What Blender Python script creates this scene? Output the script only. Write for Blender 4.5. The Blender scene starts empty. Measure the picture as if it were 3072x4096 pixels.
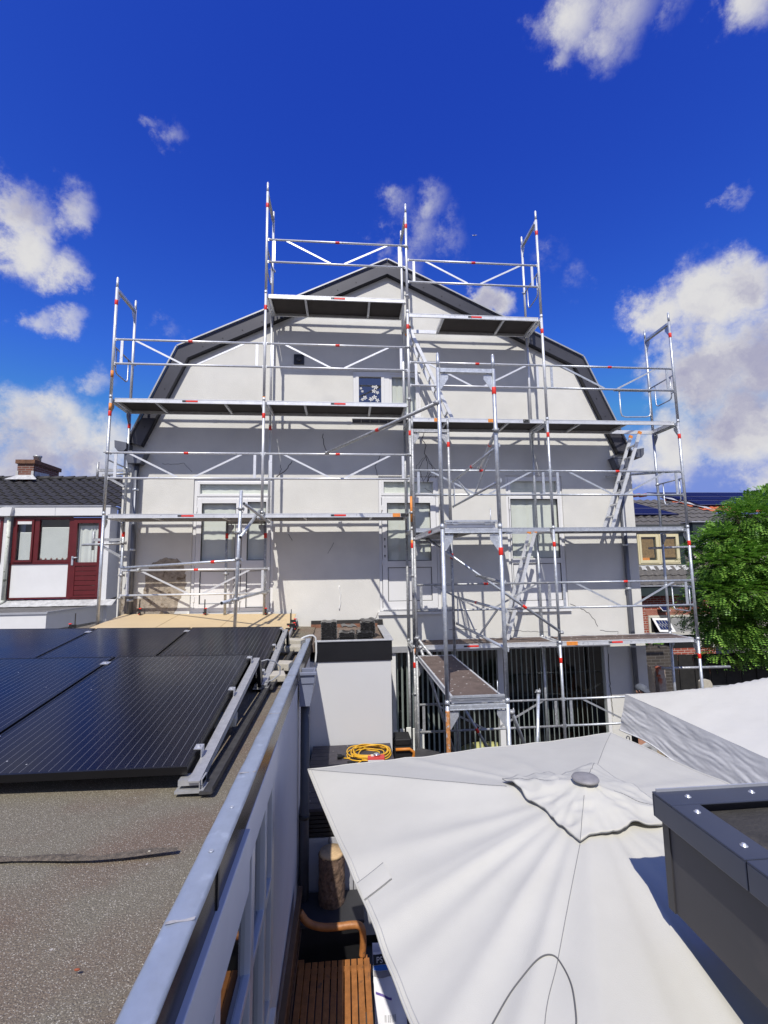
import bpy, bmesh, math, random
from mathutils import Vector, Matrix, noise
R_ = math.radians
scene = bpy.context.scene
COL = scene.collection
rnd = random.Random(11)

# ------------------------------------------------------------------ camera
cam_d = bpy.data.cameras.new('camera')
cam_d.sensor_fit = 'HORIZONTAL'; cam_d.sensor_width = 36.0; cam_d.lens = 36.0 * 1827.58 / 3072.0
cam_d.clip_start = 0.05; cam_d.clip_end = 6000
cam = bpy.data.objects.new('camera', cam_d); COL.objects.link(cam)
yaw, pitch, roll = R_(4.9645), R_(6.7477), R_(-0.7660)
cy, sy, cp, sp, cr, sr = math.cos(yaw), math.sin(yaw), math.cos(pitch), math.sin(pitch), math.cos(roll), math.sin(roll)
fw = Vector((sy * cp, cy * cp, sp)); r0 = Vector((cy, -sy, 0)); u0 = r0.cross(fw)
rr = cr * r0 + sr * u0; uu = -sr * r0 + cr * u0
cam.matrix_world = Matrix(((rr.x, uu.x, -fw.x, 0), (rr.y, uu.y, -fw.y, -7.848), (rr.z, uu.z, -fw.z, 0), (0, 0, 0, 1)))
scene.camera = cam

# ------------------------------------------------------------------ sun and exposure
SUN = Vector((0.24, 1.0, -1.35))
sun_d = bpy.data.lights.new('sun', 'SUN'); sun_d.energy = 4.25; sun_d.angle = R_(0.5); sun_d.color = (1.0, 0.955, 0.88)
sun = bpy.data.objects.new('sun', sun_d); COL.objects.link(sun)
sun.rotation_euler = SUN.to_track_quat('-Z', 'Y').to_euler(); sun.location = (-3, -14, 16)
scene.view_settings.view_transform = 'Standard'; scene.view_settings.look = 'None'
scene.view_settings.exposure = 0.0; scene.view_settings.gamma = 1.0
scene.render.engine = 'CYCLES'
scene.cycles.use_denoising = True
scene.cycles.max_bounces = 8; scene.cycles.transparent_max_bounces = 16
scene.cycles.caustics_reflective = False; scene.cycles.caustics_refractive = False
scene.cycles.sample_clamp_indirect = 6.0

# ------------------------------------------------------------------ sky
world = bpy.data.worlds.new('World'); scene.world = world; world.use_nodes = True
nt = world.node_tree
for n in list(nt.nodes): nt.nodes.remove(n)
def wn(t, **k):
    n = nt.nodes.new(t)
    for a, b in k.items(): setattr(n, a, b)
    return n
def wl(a, b): nt.links.new(a, b)
def wmath(op, a, b=None, clamp=False):
    n = wn('ShaderNodeMath', operation=op, use_clamp=clamp)
    for i, v in enumerate((a, b)):
        if v is None: continue
        if isinstance(v, (int, float)): n.inputs[i].default_value = v
        else: wl(v, n.inputs[i])
    return n.outputs[0]
wout = wn('ShaderNodeOutputWorld'); wbg = wn('ShaderNodeBackground'); wbg.inputs[1].default_value = 0.15
wl(wbg.outputs[0], wout.inputs[0])
sky = wn('ShaderNodeTexSky', sky_type='NISHITA'); sky.sun_disc = False
sky.sun_elevation = math.atan2(1.35, math.hypot(0.24, 1.0)); sky.sun_rotation = math.atan2(-0.24, -1.0)
sep = wn('ShaderNodeSeparateColor'); wl(sky.outputs[0], sep.inputs[0])
r2 = wmath('MINIMUM', wmath('MULTIPLY', wmath('POWER', sep.outputs[0], 2.0), 0.14), 1.3)
g2 = wmath('MINIMUM', wmath('MULTIPLY', wmath('POWER', sep.outputs[1], 2.0), 0.22), 1.9)
b2 = wmath('MINIMUM', wmath('MULTIPLY', sep.outputs[2], 1.28), 4.6)
comb = wn('ShaderNodeCombineColor'); wl(r2, comb.inputs[0]); wl(g2, comb.inputs[1]); wl(b2, comb.inputs[2])
tc = wn('ShaderNodeTexCoord')
nz = wn('ShaderNodeTexNoise'); nz.inputs['Scale'].default_value = 7.5; nz.inputs['Detail'].default_value = 12; nz.inputs['Roughness'].default_value = 0.66
wl(tc.outputs['Generated'], nz.inputs['Vector'])
sub = wn('ShaderNodeVectorMath', operation='SUBTRACT'); wl(nz.outputs['Color'], sub.inputs[0]); sub.inputs[1].default_value = (0.5, 0.5, 0.5)
scl = wn('ShaderNodeVectorMath', operation='SCALE'); wl(sub.outputs[0], scl.inputs[0]); scl.inputs['Scale'].default_value = 0.15
add = wn('ShaderNodeVectorMath', operation='ADD'); wl(tc.outputs['Generated'], add.inputs[0]); wl(scl.outputs[0], add.inputs[1])
# cumulus and wisps: direction, angular radius, density
CLOUDS = [(0.295,0.556,0.777,0.034,.45),(0.332,0.532,0.779,0.049,.75),(0.335,0.569,0.751,0.026,.5),(0.385,0.519,0.763,0.049,.6),(0.440,0.504,0.743,0.031,.4),
(0.524,0.467,0.712,0.039,.8),(0.609,0.577,0.544,0.024,.4),(0.594,0.590,0.547,0.013,.35),
(0.592,0.680,0.432,0.066,1.1),(0.639,0.641,0.425,0.052,1.1),(0.550,0.714,0.433,0.052,1.0),(0.528,0.734,0.426,0.027,.8),(0.623,0.709,0.330,0.085,1.1),(0.678,0.659,0.325,0.08,1.0),(0.675,0.704,0.222,0.08,1.0),(0.604,0.767,0.214,0.065,.9),(0.571,0.800,0.187,0.05,.7),(0.698,0.705,0.126,0.045,.7),
(0.091,0.757,0.647,0.035,.42),(0.157,0.749,0.644,0.039,.40),(0.128,0.785,0.606,0.057,.45),(0.196,0.774,0.602,0.049,.42),(0.085,0.790,0.608,0.033,.45),(0.123,0.822,0.556,0.034,.42),(0.381,0.734,0.563,0.035,.28),(0.425,0.739,0.523,0.035,.26),(0.454,0.731,0.510,0.019,.25),
(0.276,0.815,0.510,0.030,1.1),(0.303,0.815,0.494,0.030,1.1),
(-0.500,0.671,0.547,0.045,1.),(-0.507,0.697,0.506,0.05,1.),(-0.481,0.694,0.536,0.032,.8),(-0.433,0.696,0.573,0.042,.72),(-0.418,0.713,0.564,0.027,.6),(-0.468,0.736,0.489,0.036,.8),(-0.455,0.752,0.476,0.027,.7),(-0.503,0.759,0.413,0.024,.6),(-0.478,0.773,0.417,0.024,.6),(-0.541,0.738,0.404,0.016,.4),
(-0.269,0.686,0.676,0.025,.36),(-0.286,0.675,0.680,0.014,.3),(-0.318,0.841,0.438,0.026,.36),(-0.292,0.851,0.435,0.017,.33),
(-0.538,0.806,0.246,0.058,.95),(-0.504,0.821,0.268,0.048,.95),(-0.489,0.839,0.240,0.058,.9),(-0.542,0.818,0.192,0.062,.9),(-0.467,0.862,0.195,0.058,.85),(-0.433,0.871,0.232,0.05,.75),(-0.441,0.834,0.333,0.031,.5),(-0.553,0.764,0.334,0.009,.4),(-0.379,0.903,0.204,0.055,.65),
# unseen clouds added behind the viewer as neutral fill light
(-0.80,-0.45,0.40,0.32,1.),(0.78,-0.5,0.38,0.34,1.),(0.45,-0.87,0.2,0.22,1.),(-0.5,-0.84,0.22,0.24,1.),(0.9,-0.1,0.42,0.26,1.),(-0.93,0.1,0.35,0.2,.9),(0.0,-0.99,0.12,0.18,1.)]
dens = None
for (x, y, z, rad, wgt) in CLOUDS:
    ds = wn('ShaderNodeVectorMath', operation='DISTANCE'); wl(add.outputs[0], ds.inputs[0]); ds.inputs[1].default_value = (x, y, z)
    mr = wn('ShaderNodeMapRange', interpolation_type='SMOOTHSTEP'); wl(ds.outputs['Value'], mr.inputs['Value'])
    mr.inputs['From Min'].default_value = 0.0; mr.inputs['From Max'].default_value = rad * 1.75
    mr.inputs['To Min'].default_value = wgt; mr.inputs['To Max'].default_value = 0.0
    dens = mr.outputs[0] if dens is None else wmath('MAXIMUM', dens, mr.outputs[0])
nf = wn('ShaderNodeTexNoise'); nf.inputs['Scale'].default_value = 15; nf.inputs['Detail'].default_value = 12; nf.inputs['Roughness'].default_value = 0.68
wl(tc.outputs['Generated'], nf.inputs['Vector'])
fine = wmath('MULTIPLY', wmath('SUBTRACT', nf.outputs['Fac'], 0.5), 1.15)
cov = wn('ShaderNodeMapRange', interpolation_type='SMOOTHSTEP'); wl(wmath('ADD', dens, wmath('MULTIPLY', fine, wmath('MINIMUM', wmath('MULTIPLY', dens, 3.0), 1.0))), cov.inputs['Value'])
cov.inputs['From Min'].default_value = 0.12; cov.inputs['From Max'].default_value = 0.92
# cloud light: grey bellies, bright tops
nb = wn('ShaderNodeTexNoise'); nb.inputs['Scale'].default_value = 5.5; nb.inputs['Detail'].default_value = 5; nb.inputs['Roughness'].default_value = 0.55
wl(add.outputs[0], nb.inputs['Vector'])
belly = wn('ShaderNodeMapRange', interpolation_type='SMOOTHSTEP'); wl(wmath('ADD', nb.outputs['Fac'], wmath('MULTIPLY', wmath('SUBTRACT', dens, 0.75), 0.22)), belly.inputs['Value'])
belly.inputs['From Min'].default_value = 0.45; belly.inputs['From Max'].default_value = 0.74
cc = wn('ShaderNodeMix', data_type='RGBA'); wl(belly.outputs[0], cc.inputs['Factor'])
cc.inputs[6].default_value = (4.9, 4.85, 4.9, 1); cc.inputs[7].default_value = (2.5, 2.5, 3.5, 1)
mx = wn('ShaderNodeMix', data_type='RGBA'); wl(cov.outputs[0], mx.inputs['Factor']); wl(comb.outputs[0], mx.inputs[6]); wl(cc.outputs[2], mx.inputs[7])
wl(mx.outputs[2], wbg.inputs[0])

# ------------------------------------------------------------------ materials
MATS = {}
def lin(c):
    return tuple(((v / 255.0) / 12.92 if v / 255.0 <= 0.04045 else ((v / 255.0 + 0.055) / 1.055) ** 2.4) for v in c)
def M(name, col, rough=0.6, metal=0.0, var=0.10, vscale=6.0, bump=0.0, bscale=40.0, coat=0.0, spots=None, emit=None, spec=0.5):
    """plain procedural surface: base colour with soft noise, optional bump and optional spots (colour, scale, threshold)"""
    if name in MATS: return MATS[name]
    m = bpy.data.materials.new(name); m.use_nodes = True
    t = m.node_tree; b = t.nodes['Principled BSDF']
    b.inputs['Roughness'].default_value = rough; b.inputs['Metallic'].default_value = metal
    b.inputs['Coat Weight'].default_value = coat; b.inputs['Specular IOR Level'].default_value = spec
    geo = t.nodes.new('ShaderNodeNewGeometry')
    n = t.nodes.new('ShaderNodeTexNoise'); n.inputs['Scale'].default_value = vscale; n.inputs['Detail'].default_value = 6; n.inputs['Roughness'].default_value = 0.62
    t.links.new(geo.outputs['Position'], n.inputs['Vector'])
    mr = t.nodes.new('ShaderNodeMapRange'); mr.inputs['From Min'].default_value = 0.3; mr.inputs['From Max'].default_value = 0.7
    t.links.new(n.outputs['Fac'], mr.inputs['Value'])
    mixn = t.nodes.new('ShaderNodeMix'); mixn.data_type = 'RGBA'; t.links.new(mr.outputs[0], mixn.inputs['Factor'])
    mixn.inputs[6].default_value = tuple(max(0, c * (1 - var)) for c in col) + (1,)
    mixn.inputs[7].default_value = tuple(min(1, c * (1 + var)) for c in col) + (1,)
    out = mixn.outputs[2]
    if spots:
        sc, scale, th, width = spots
        n2 = t.nodes.new('ShaderNodeTexNoise'); n2.inputs['Scale'].default_value = scale; n2.inputs['Detail'].default_value = 4
        t.links.new(geo.outputs['Position'], n2.inputs['Vector'])
        m2 = t.nodes.new('ShaderNodeMapRange'); m2.inputs['From Min'].default_value = th; m2.inputs['From Max'].default_value = th + width
        t.links.new(n2.outputs['Fac'], m2.inputs['Value'])
        mm = t.nodes.new('ShaderNodeMix'); mm.data_type = 'RGBA'; t.links.new(m2.outputs[0], mm.inputs['Factor'])
        t.links.new(out, mm.inputs[6]); mm.inputs[7].default_value = tuple(sc) + (1,)
        out = mm.outputs[2]
    t.links.new(out, b.inputs['Base Color'])
    if bump:
        nb_ = t.nodes.new('ShaderNodeTexNoise'); nb_.inputs['Scale'].default_value = bscale; nb_.inputs['Detail'].default_value = 5
        t.links.new(geo.outputs['Position'], nb_.inputs['Vector'])
        bp = t.nodes.new('ShaderNodeBump'); bp.inputs['Strength'].default_value = bump; bp.inputs['Distance'].default_value = 0.01
        t.links.new(nb_.outputs['Fac'], bp.inputs['Height']); t.links.new(bp.outputs[0], b.inputs['Normal'])
    if emit:
        b.inputs['Emission Color'].default_value = tuple(emit) + (1,); b.inputs['Emission Strength'].default_value = 1
    MATS[name] = m
    return m

render_white = M('white_render', (.72, .71, .665), .85, var=.06, vscale=1.6, bump=.35, bscale=90, spots=((.62, .615, .59), 1.1, .58, .2))
white_paint = M('white_paint', (.76, .76, .75), .5, var=.03, vscale=3)
upvc = M('white_upvc', (.80, .80, .80), .3, var=.02, vscale=2)
bare_cement = M('bare_cement', (.36, .31, .25), .95, var=.35, vscale=14, bump=1.0, bscale=60, spots=((.17, .13, .09), 9, .58, .1))
crack_dark = M('crack_shadow', (.10, .09, .09), .95)
anthracite = M('anthracite_board', (.062, .062, .075), .38, metal=0.15, var=.12, vscale=3)
anthra_dark = M('anthracite_edge', (.015, .015, .02), .5)
trim_alu = M('trim_aluminium', (.62, .63, .65), .35, metal=.6, var=.08)
alu = M('scaffold_aluminium', (.78, .79, .80), .42, metal=.45, var=.10, vscale=9, bump=.15, bscale=60, spots=((.55, .56, .58), 22, .62, .1))
galv = M('galvanised_steel', (.56, .59, .63), .40, metal=.55, var=.20, vscale=18, bump=.25, bscale=90, spots=((.72, .73, .74), 30, .60, .08))
galv_worn = M('worn_galvanised_steel', (.42, .43, .44), .5, metal=.45, var=.28, vscale=22, bump=.35, bscale=90, spots=((.68, .67, .65), 26, .59, .06))
red_band = M('red_plastic', (.80, .035, .02), .45, var=.08)
orange_pt = M('orange_paint', (.80, .28, .05), .6, var=.2, vscale=30)
black_tape = M('black_tape', (.02, .02, .02), .5, spots=((.5, .5, .5), 50, .62, .05))
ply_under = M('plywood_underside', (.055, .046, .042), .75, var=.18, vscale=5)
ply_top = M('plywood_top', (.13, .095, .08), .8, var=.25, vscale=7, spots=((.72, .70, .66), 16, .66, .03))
zinc = M('zinc_pipe', (.16, .17, .20), .45, metal=.5, var=.15, vscale=5)
zinc_blue = M('sky_tinted_zinc', (.36, .41, .50), .42, metal=.35, var=.10, vscale=9, bump=.35, bscale=14, spots=((.48, .54, .64), 10, .60, .1))  # blue of the reflected sky is mixed into this base colour
lead = M('lead_flashing', (.50, .50, .49), .6, metal=.2, var=.25, vscale=10, bump=.5, bscale=20)
black_trim = M('black_fascia', (.012, .012, .014), .35, var=.2)
bitumen_black = M('black_felt', (.035, .033, .032), .85, var=.4, vscale=5, bump=.4)
box_blue = M('sky_tinted_anthracite', (.05, .058, .085), .33, metal=.25, var=.12, vscale=3)  # anthracite shifted towards blue to carry the sky's reflection
box_panel = M('dark_grey_panel', (.062, .058, .060), .6, var=.10, vscale=2.5, spots=((.10, .09, .085), 3, .62, .15))
canopy_cloth = M('canvas_off_white', (.545, .53, .465), .9, var=.05, vscale=2.2, bump=.12, bscale=300, spots=((.5, .5, .48), 60, .74, .04))
seam_grey = M('seam_thread', (.22, .22, .22), .9)
tent_cloth = M('tent_vinyl', (.64, .625, .565), .45, var=.03, vscale=4, bump=.2, bscale=12)
maroon = M('maroon_paint', (.115, .012, .014), .4, var=.15, vscale=6)
curtain_m = M('net_curtain', (.78, .78, .73), .95, var=.06, vscale=3)
curtain_w = M('white_curtain', (.75, .75, .73), .95, var=.05, vscale=3)
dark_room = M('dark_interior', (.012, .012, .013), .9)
black_rub = M('black_plastic', (.014, .014, .015), .45, var=.2)
ballast = M('concrete_slab', (.50, .46, .37), .95, var=.12, vscale=25, bump=.6, bscale=120)
board_tan = M('hardboard_tan', (.60, .46, .27), .7, var=.05, vscale=2)
tile_grey = M('dark_roof_tile', (.040, .038, .037), .7, var=.30, vscale=9, bump=.4, bscale=60, spots=((.11, .105, .09), 12, .64, .08))
tile_mid = M('weathered_roof_tile', (.105, .098, .092), .8, var=.22, vscale=8, bump=.4, bscale=60, spots=((.19, .17, .15), 14, .62, .1))
tile_red = M('orange_roof_tile', (.52, .13, .06), .75, var=.25, vscale=9)
cream = M('cream_paint', (.74, .66, .42), .5, var=.04)
green_dark = M('dark_green_paint', (.030, .045, .045), .45, var=.15)
bamboo = M('bamboo_blind', (.34, .21, .08), .8, var=.3, vscale=20)
yellow_cab = M('yellow_cable', (.78, .44, .03), .45, var=.08)
wood_old = M('weathered_wood', (.36, .29, .20), .85, var=.3, vscale=14, bump=.8, bscale=50)
wood_bench = M('oiled_hardwood', (.36, .145, .042), .5, var=.25, vscale=14, bump=.3, bscale=40, spots=((.15, .08, .04), 18, .62, .1))
bark = M('tree_bark', (.17, .11, .075), .95, var=.55, vscale=24, bump=1.0, bscale=45)
rust = M('rusted_iron', (.34, .09, .04), .85, var=.3, vscale=20)
deckblack = M('black_decking', (.055, .05, .06), .7, var=.25, vscale=9, spots=((.25, .24, .25), 14, .70, .03))
cabinet_grey = M('grey_cabinet', (.42, .42, .44), .6, var=.05)
paving = M('dark_paving', (.075, .073, .072), .9, var=.3, vscale=3, bump=.5, bscale=30)
earth = M('ground_earth', (.11, .10, .085), .95, var=.35, vscale=1.3, bump=.6, bscale=18)
fence_black = M('shade_black_wood', (.018, .017, .016), .8, var=.35, vscale=9)  # near-black colour stands for the tree shade over the boards
skin_m = M('skin', (.52, .27, .18), .55, var=.06)
shirt_m = M('charcoal_shirt', (.045, .045, .055), .9, var=.15, vscale=14, bump=.5, bscale=30)
shirt_l = M('light_grey_sleeve', (.42, .43, .44), .8, var=.15, vscale=14, bump=.8, bscale=25)
trouser_m = M('dark_trousers', (.02, .022, .03), .9)
cap_m = M('grey_cap', (.10, .11, .13), .8, var=.2, vscale=18)
chair_white = M('white_garden_plastic', (.78, .79, .75), .45, var=.04)
white_cab = M('white_cable', (.72, .72, .70), .5)
grey_cab = M('grey_conduit', (.30, .31, .33), .45)
red_case = M('red_box', (.62, .06, .05), .5, var=.1)
foil = M('silver_foil', (.75, .75, .76), .2, metal=.9)
blue_print = M('blue_print', (.02, .15, .50), .5)
bag_white = M('white_bag', (.72, .72, .74), .5, var=.06)
disc_grey = M('grey_cap_disc', (.26, .25, .25), .55, var=.15, vscale=30)
brass = M('brass', (.55, .36, .10), .35, metal=.8)
purple_print = M('violet_print', (.10, .06, .28), .5)

def glass(name, tint=(1, 1, 1), rough=0.02, ior=1.5, boost=1.0):
    m = bpy.data.materials.new(name); m.use_nodes = True; t = m.node_tree
    for n in list(t.nodes): t.nodes.remove(n)
    o = t.nodes.new('ShaderNodeOutputMaterial'); mixs = t.nodes.new('ShaderNodeMixShader')
    tr = t.nodes.new('ShaderNodeBsdfTransparent'); tr.inputs[0].default_value = tint + (1,)
    gl = t.nodes.new('ShaderNodeBsdfGlossy'); gl.inputs['Roughness'].default_value = rough
    lw = t.nodes.new('ShaderNodeLayerWeight'); lw.inputs['Blend'].default_value = .5
    pw = t.nodes.new('ShaderNodeMath'); pw.operation = 'POWER'; pw.inputs[1].default_value = 5; t.links.new(lw.outputs['Facing'], pw.inputs[0])
    mu = t.nodes.new('ShaderNodeMath'); mu.operation = 'MULTIPLY_ADD'; mu.use_clamp = True; mu.inputs[1].default_value = .9; mu.inputs[2].default_value = .045 * boost
    t.links.new(pw.outputs[0], mu.inputs[0]); t.links.new(mu.outputs[0], mixs.inputs[0])
    t.links.new(tr.outputs[0], mixs.inputs[1]); t.links.new(gl.outputs[0], mixs.inputs[2]); t.links.new(mixs.outputs[0], o.inputs[0])
    return m
pane_glass = glass('window_glass', (.93, .96, .94), boost=1.5)
pane_mirror = glass('dark_reflecting_glass', (.55, .58, .62), boost=7.0)

def brick_mat(name, c1, c2, mortar, scale, axis='XZ'):
    m = bpy.data.materials.new(name); m.use_nodes = True; t = m.node_tree; b = t.nodes['Principled BSDF']
    geo = t.nodes.new('ShaderNodeNewGeometry'); sp_ = t.nodes.new('ShaderNodeSeparateXYZ'); cb = t.nodes.new('ShaderNodeCombineXYZ')
    t.links.new(geo.outputs['Position'], sp_.inputs[0])
    ad = t.nodes.new('ShaderNodeMath'); ad.operation = 'ADD'; t.links.new(sp_.outputs[0], ad.inputs[0]); t.links.new(sp_.outputs[1], ad.inputs[1])
    t.links.new(ad.outputs[0], cb.inputs[0]); t.links.new(sp_.outputs[2], cb.inputs[1])
    br = t.nodes.new('ShaderNodeTexBrick'); t.links.new(cb.outputs[0], br.inputs['Vector'])
    br.inputs['Scale'].default_value = scale; br.inputs['Color1'].default_value = c1 + (1,); br.inputs['Color2'].default_value = c2 + (1,); br.inputs['Mortar'].default_value = mortar + (1,)
    br.inputs['Mortar Size'].default_value = .018; br.inputs['Brick Width'].default_value = .5; br.inputs['Row Height'].default_value = .16; br.inputs['Bias'].default_value = -.1
    t.links.new(br.outputs['Color'], b.inputs['Base Color']); b.inputs['Roughness'].default_value = .9
    bp = t.nodes.new('ShaderNodeBump'); bp.inputs['Strength'].default_value = .6; bp.inputs['Distance'].default_value = .01; bp.invert = True
    t.links.new(br.outputs['Fac'], bp.inputs['Height']); t.links.new(bp.outputs[0], b.inputs['Normal'])
    return m
brick_red = brick_mat('red_brick', (.36, .085, .05), (.28, .06, .04), (.55, .46, .40), 2.1)
brick_chim = brick_mat('chimney_brick', (.20, .075, .05), (.15, .06, .045), (.28, .24, .21), 2.3)
brick_dark = brick_mat('dark_garden_brick', (.075, .062, .052), (.05, .042, .037), (.12, .11, .10), 2.3)

def felt_mat():
    m = bpy.data.materials.new('mineral_roof_felt'); m.use_nodes = True; t = m.node_tree; b = t.nodes['Principled BSDF']
    geo = t.nodes.new('ShaderNodeNewGeometry')
    def nn(scale, det=5, ro=.6):
        n = t.nodes.new('ShaderNodeTexNoise'); n.inputs['Scale'].default_value = scale; n.inputs['Detail'].default_value = det; n.inputs['Roughness'].default_value = ro
        t.links.new(geo.outputs['Position'], n.inputs['Vector']); return n.outputs['Fac']
    def mr(v, a, c):
        n = t.nodes.new('ShaderNodeMapRange'); n.inputs['From Min'].default_value = a; n.inputs['From Max'].default_value = c; t.links.new(v, n.inputs['Value']); return n.outputs[0]
    def mix(f, a, c):
        n = t.nodes.new('ShaderNodeMix'); n.data_type = 'RGBA'; t.links.new(f, n.inputs['Factor'])
        for k, v in ((6, a), (7, c)):
            if isinstance(v, tuple): n.inputs[k].default_value = v + (1,)
            else: t.links.new(v, n.inputs[k])
        return n.outputs[2]
    base = mix(mr(nn(1.5, 4), .42, .60), (.215, .190, .135), (.195, .138, .095))
    base = mix(mr(nn(260, 2), .40, .75), base, (.085, .072, .055))
    v = t.nodes.new('ShaderNodeTexVoronoi'); v.inputs['Scale'].default_value = 430; t.links.new(geo.outputs['Position'], v.inputs['Vector'])
    cr_ = t.nodes.new('ShaderNodeSeparateColor'); t.links.new(v.outputs['Color'], cr_.inputs[0])
    base = mix(mr(cr_.outputs[0], .90, .96), base, (.46, .42, .34))
    v2 = t.nodes.new('ShaderNodeTexVoronoi'); v2.inputs['Scale'].default_value = 11; t.links.new(geo.outputs['Position'], v2.inputs['Vector'])
    base = mix(mr(v2.outputs['Distance'], .055, .035), base, (.50, .46, .40))
    t.links.new(base, b.inputs['Base Color']); b.inputs['Roughness'].default_value = .95
    bp = t.nodes.new('ShaderNodeBump'); bp.inputs['Strength'].default_value = .9; bp.inputs['Distance'].default_value = .006
    t.links.new(nn(190, 2), bp.inputs['Height']); t.links.new(bp.outputs[0], b.inputs['Normal'])
    return m
roof_felt = felt_mat()

def solar_mat(name, width, n_lines, axis=0, blue=(.006, .007, .016)):
    m = bpy.data.materials.new(name); m.use_nodes = True; t = m.node_tree; b = t.nodes['Principled BSDF']
    tcn = t.nodes.new('ShaderNodeTexCoord'); s_ = t.nodes.new('ShaderNodeSeparateXYZ'); t.links.new(tcn.outputs['Object'], s_.inputs[0])
    mu = t.nodes.new('ShaderNodeMath'); mu.operation = 'MULTIPLY'; mu.inputs[1].default_value = n_lines / width; t.links.new(s_.outputs[axis], mu.inputs[0])
    frn = t.nodes.new('ShaderNodeMath'); frn.operation = 'FRACT'; t.links.new(mu.outputs[0], frn.inputs[0])
    lt = t.nodes.new('ShaderNodeMath'); lt.operation = 'LESS_THAN'; lt.inputs[1].default_value = .05; t.links.new(frn.outputs[0], lt.inputs[0])
    mixn = t.nodes.new('ShaderNodeMix'); mixn.data_type = 'RGBA'; t.links.new(lt.outputs[0], mixn.inputs['Factor'])
    mixn.inputs[6].default_value = blue + (1,); mixn.inputs[7].default_value = (.13, .13, .15, 1)
    v = t.nodes.new('ShaderNodeTexVoronoi'); v.inputs['Scale'].default_value = 9; t.links.new(tcn.outputs['Object'], v.inputs['Vector'])
    l2 = t.nodes.new('ShaderNodeMath'); l2.operation = 'LESS_THAN'; l2.inputs[1].default_value = .035; t.links.new(v.outputs['Distance'], l2.inputs[0])
    m3 = t.nodes.new('ShaderNodeMix'); m3.data_type = 'RGBA'; t.links.new(l2.outputs[0], m3.inputs['Factor']); t.links.new(mixn.outputs[2], m3.inputs[6]); m3.inputs[7].default_value = (.4, .4, .42, 1)
    t.links.new(m3.outputs[2], b.inputs['Base Color'])
    b.inputs['Roughness'].default_value = .16; b.inputs['Specular IOR Level'].default_value = .19
    n = t.nodes.new('ShaderNodeTexNoise'); n.inputs['Scale'].default_value = 3.5; n.inputs['Detail'].default_value = 6; t.links.new(tcn.outputs['Object'], n.inputs['Vector'])
    mr = t.nodes.new('ShaderNodeMapRange'); mr.inputs['To Min'].default_value = .10; mr.inputs['To Max'].default_value = .26; t.links.new(n.outputs['Fac'], mr.inputs['Value']); t.links.new(mr.outputs[0], b.inputs['Roughness'])
    return m
solar_m = solar_mat('solar_glass', 1.08, 26)
solar_far = solar_mat('blue_solar_glass', 1.6, 6, 2, (.012, .014, .05))
panel_frame = M('black_panel_frame', (.012, .012, .014), .35, metal=.4)

def leaf_mat(name, c1, c2):
    m = bpy.data.materials.new(name); m.use_nodes = True; t = m.node_tree; b = t.nodes['Principled BSDF']
    geo = t.nodes.new('ShaderNodeNewGeometry'); mixn = t.nodes.new('ShaderNodeMix'); mixn.data_type = 'RGBA'
    t.links.new(geo.outputs['Random Per Island'], mixn.inputs['Factor']); mixn.inputs[6].default_value = c1 + (1,); mixn.inputs[7].default_value = c2 + (1,)
    t.links.new(mixn.outputs[2], b.inputs['Base Color']); b.inputs['Roughness'].default_value = .5
    b.inputs['Subsurface Weight'].default_value = 0
    tl = t.nodes.new('ShaderNodeBsdfTranslucent'); t.links.new(mixn.outputs[2], tl.inputs[0])
    ms = t.nodes.new('ShaderNodeMixShader'); ms.inputs[0].default_value = .22
    o = t.nodes['Material Output']; t.links.new(b.outputs[0], ms.inputs[1]); t.links.new(tl.outputs[0], ms.inputs[2]); t.links.new(ms.outputs[0], o.inputs[0])
    return m
leaf_tree = leaf_mat('robinia_leaf', (.085, .22, .035), (.30, .52, .08))
leaf_bush = leaf_mat('bush_leaf', (.09, .22, .03), (.20, .36, .06))

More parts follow.
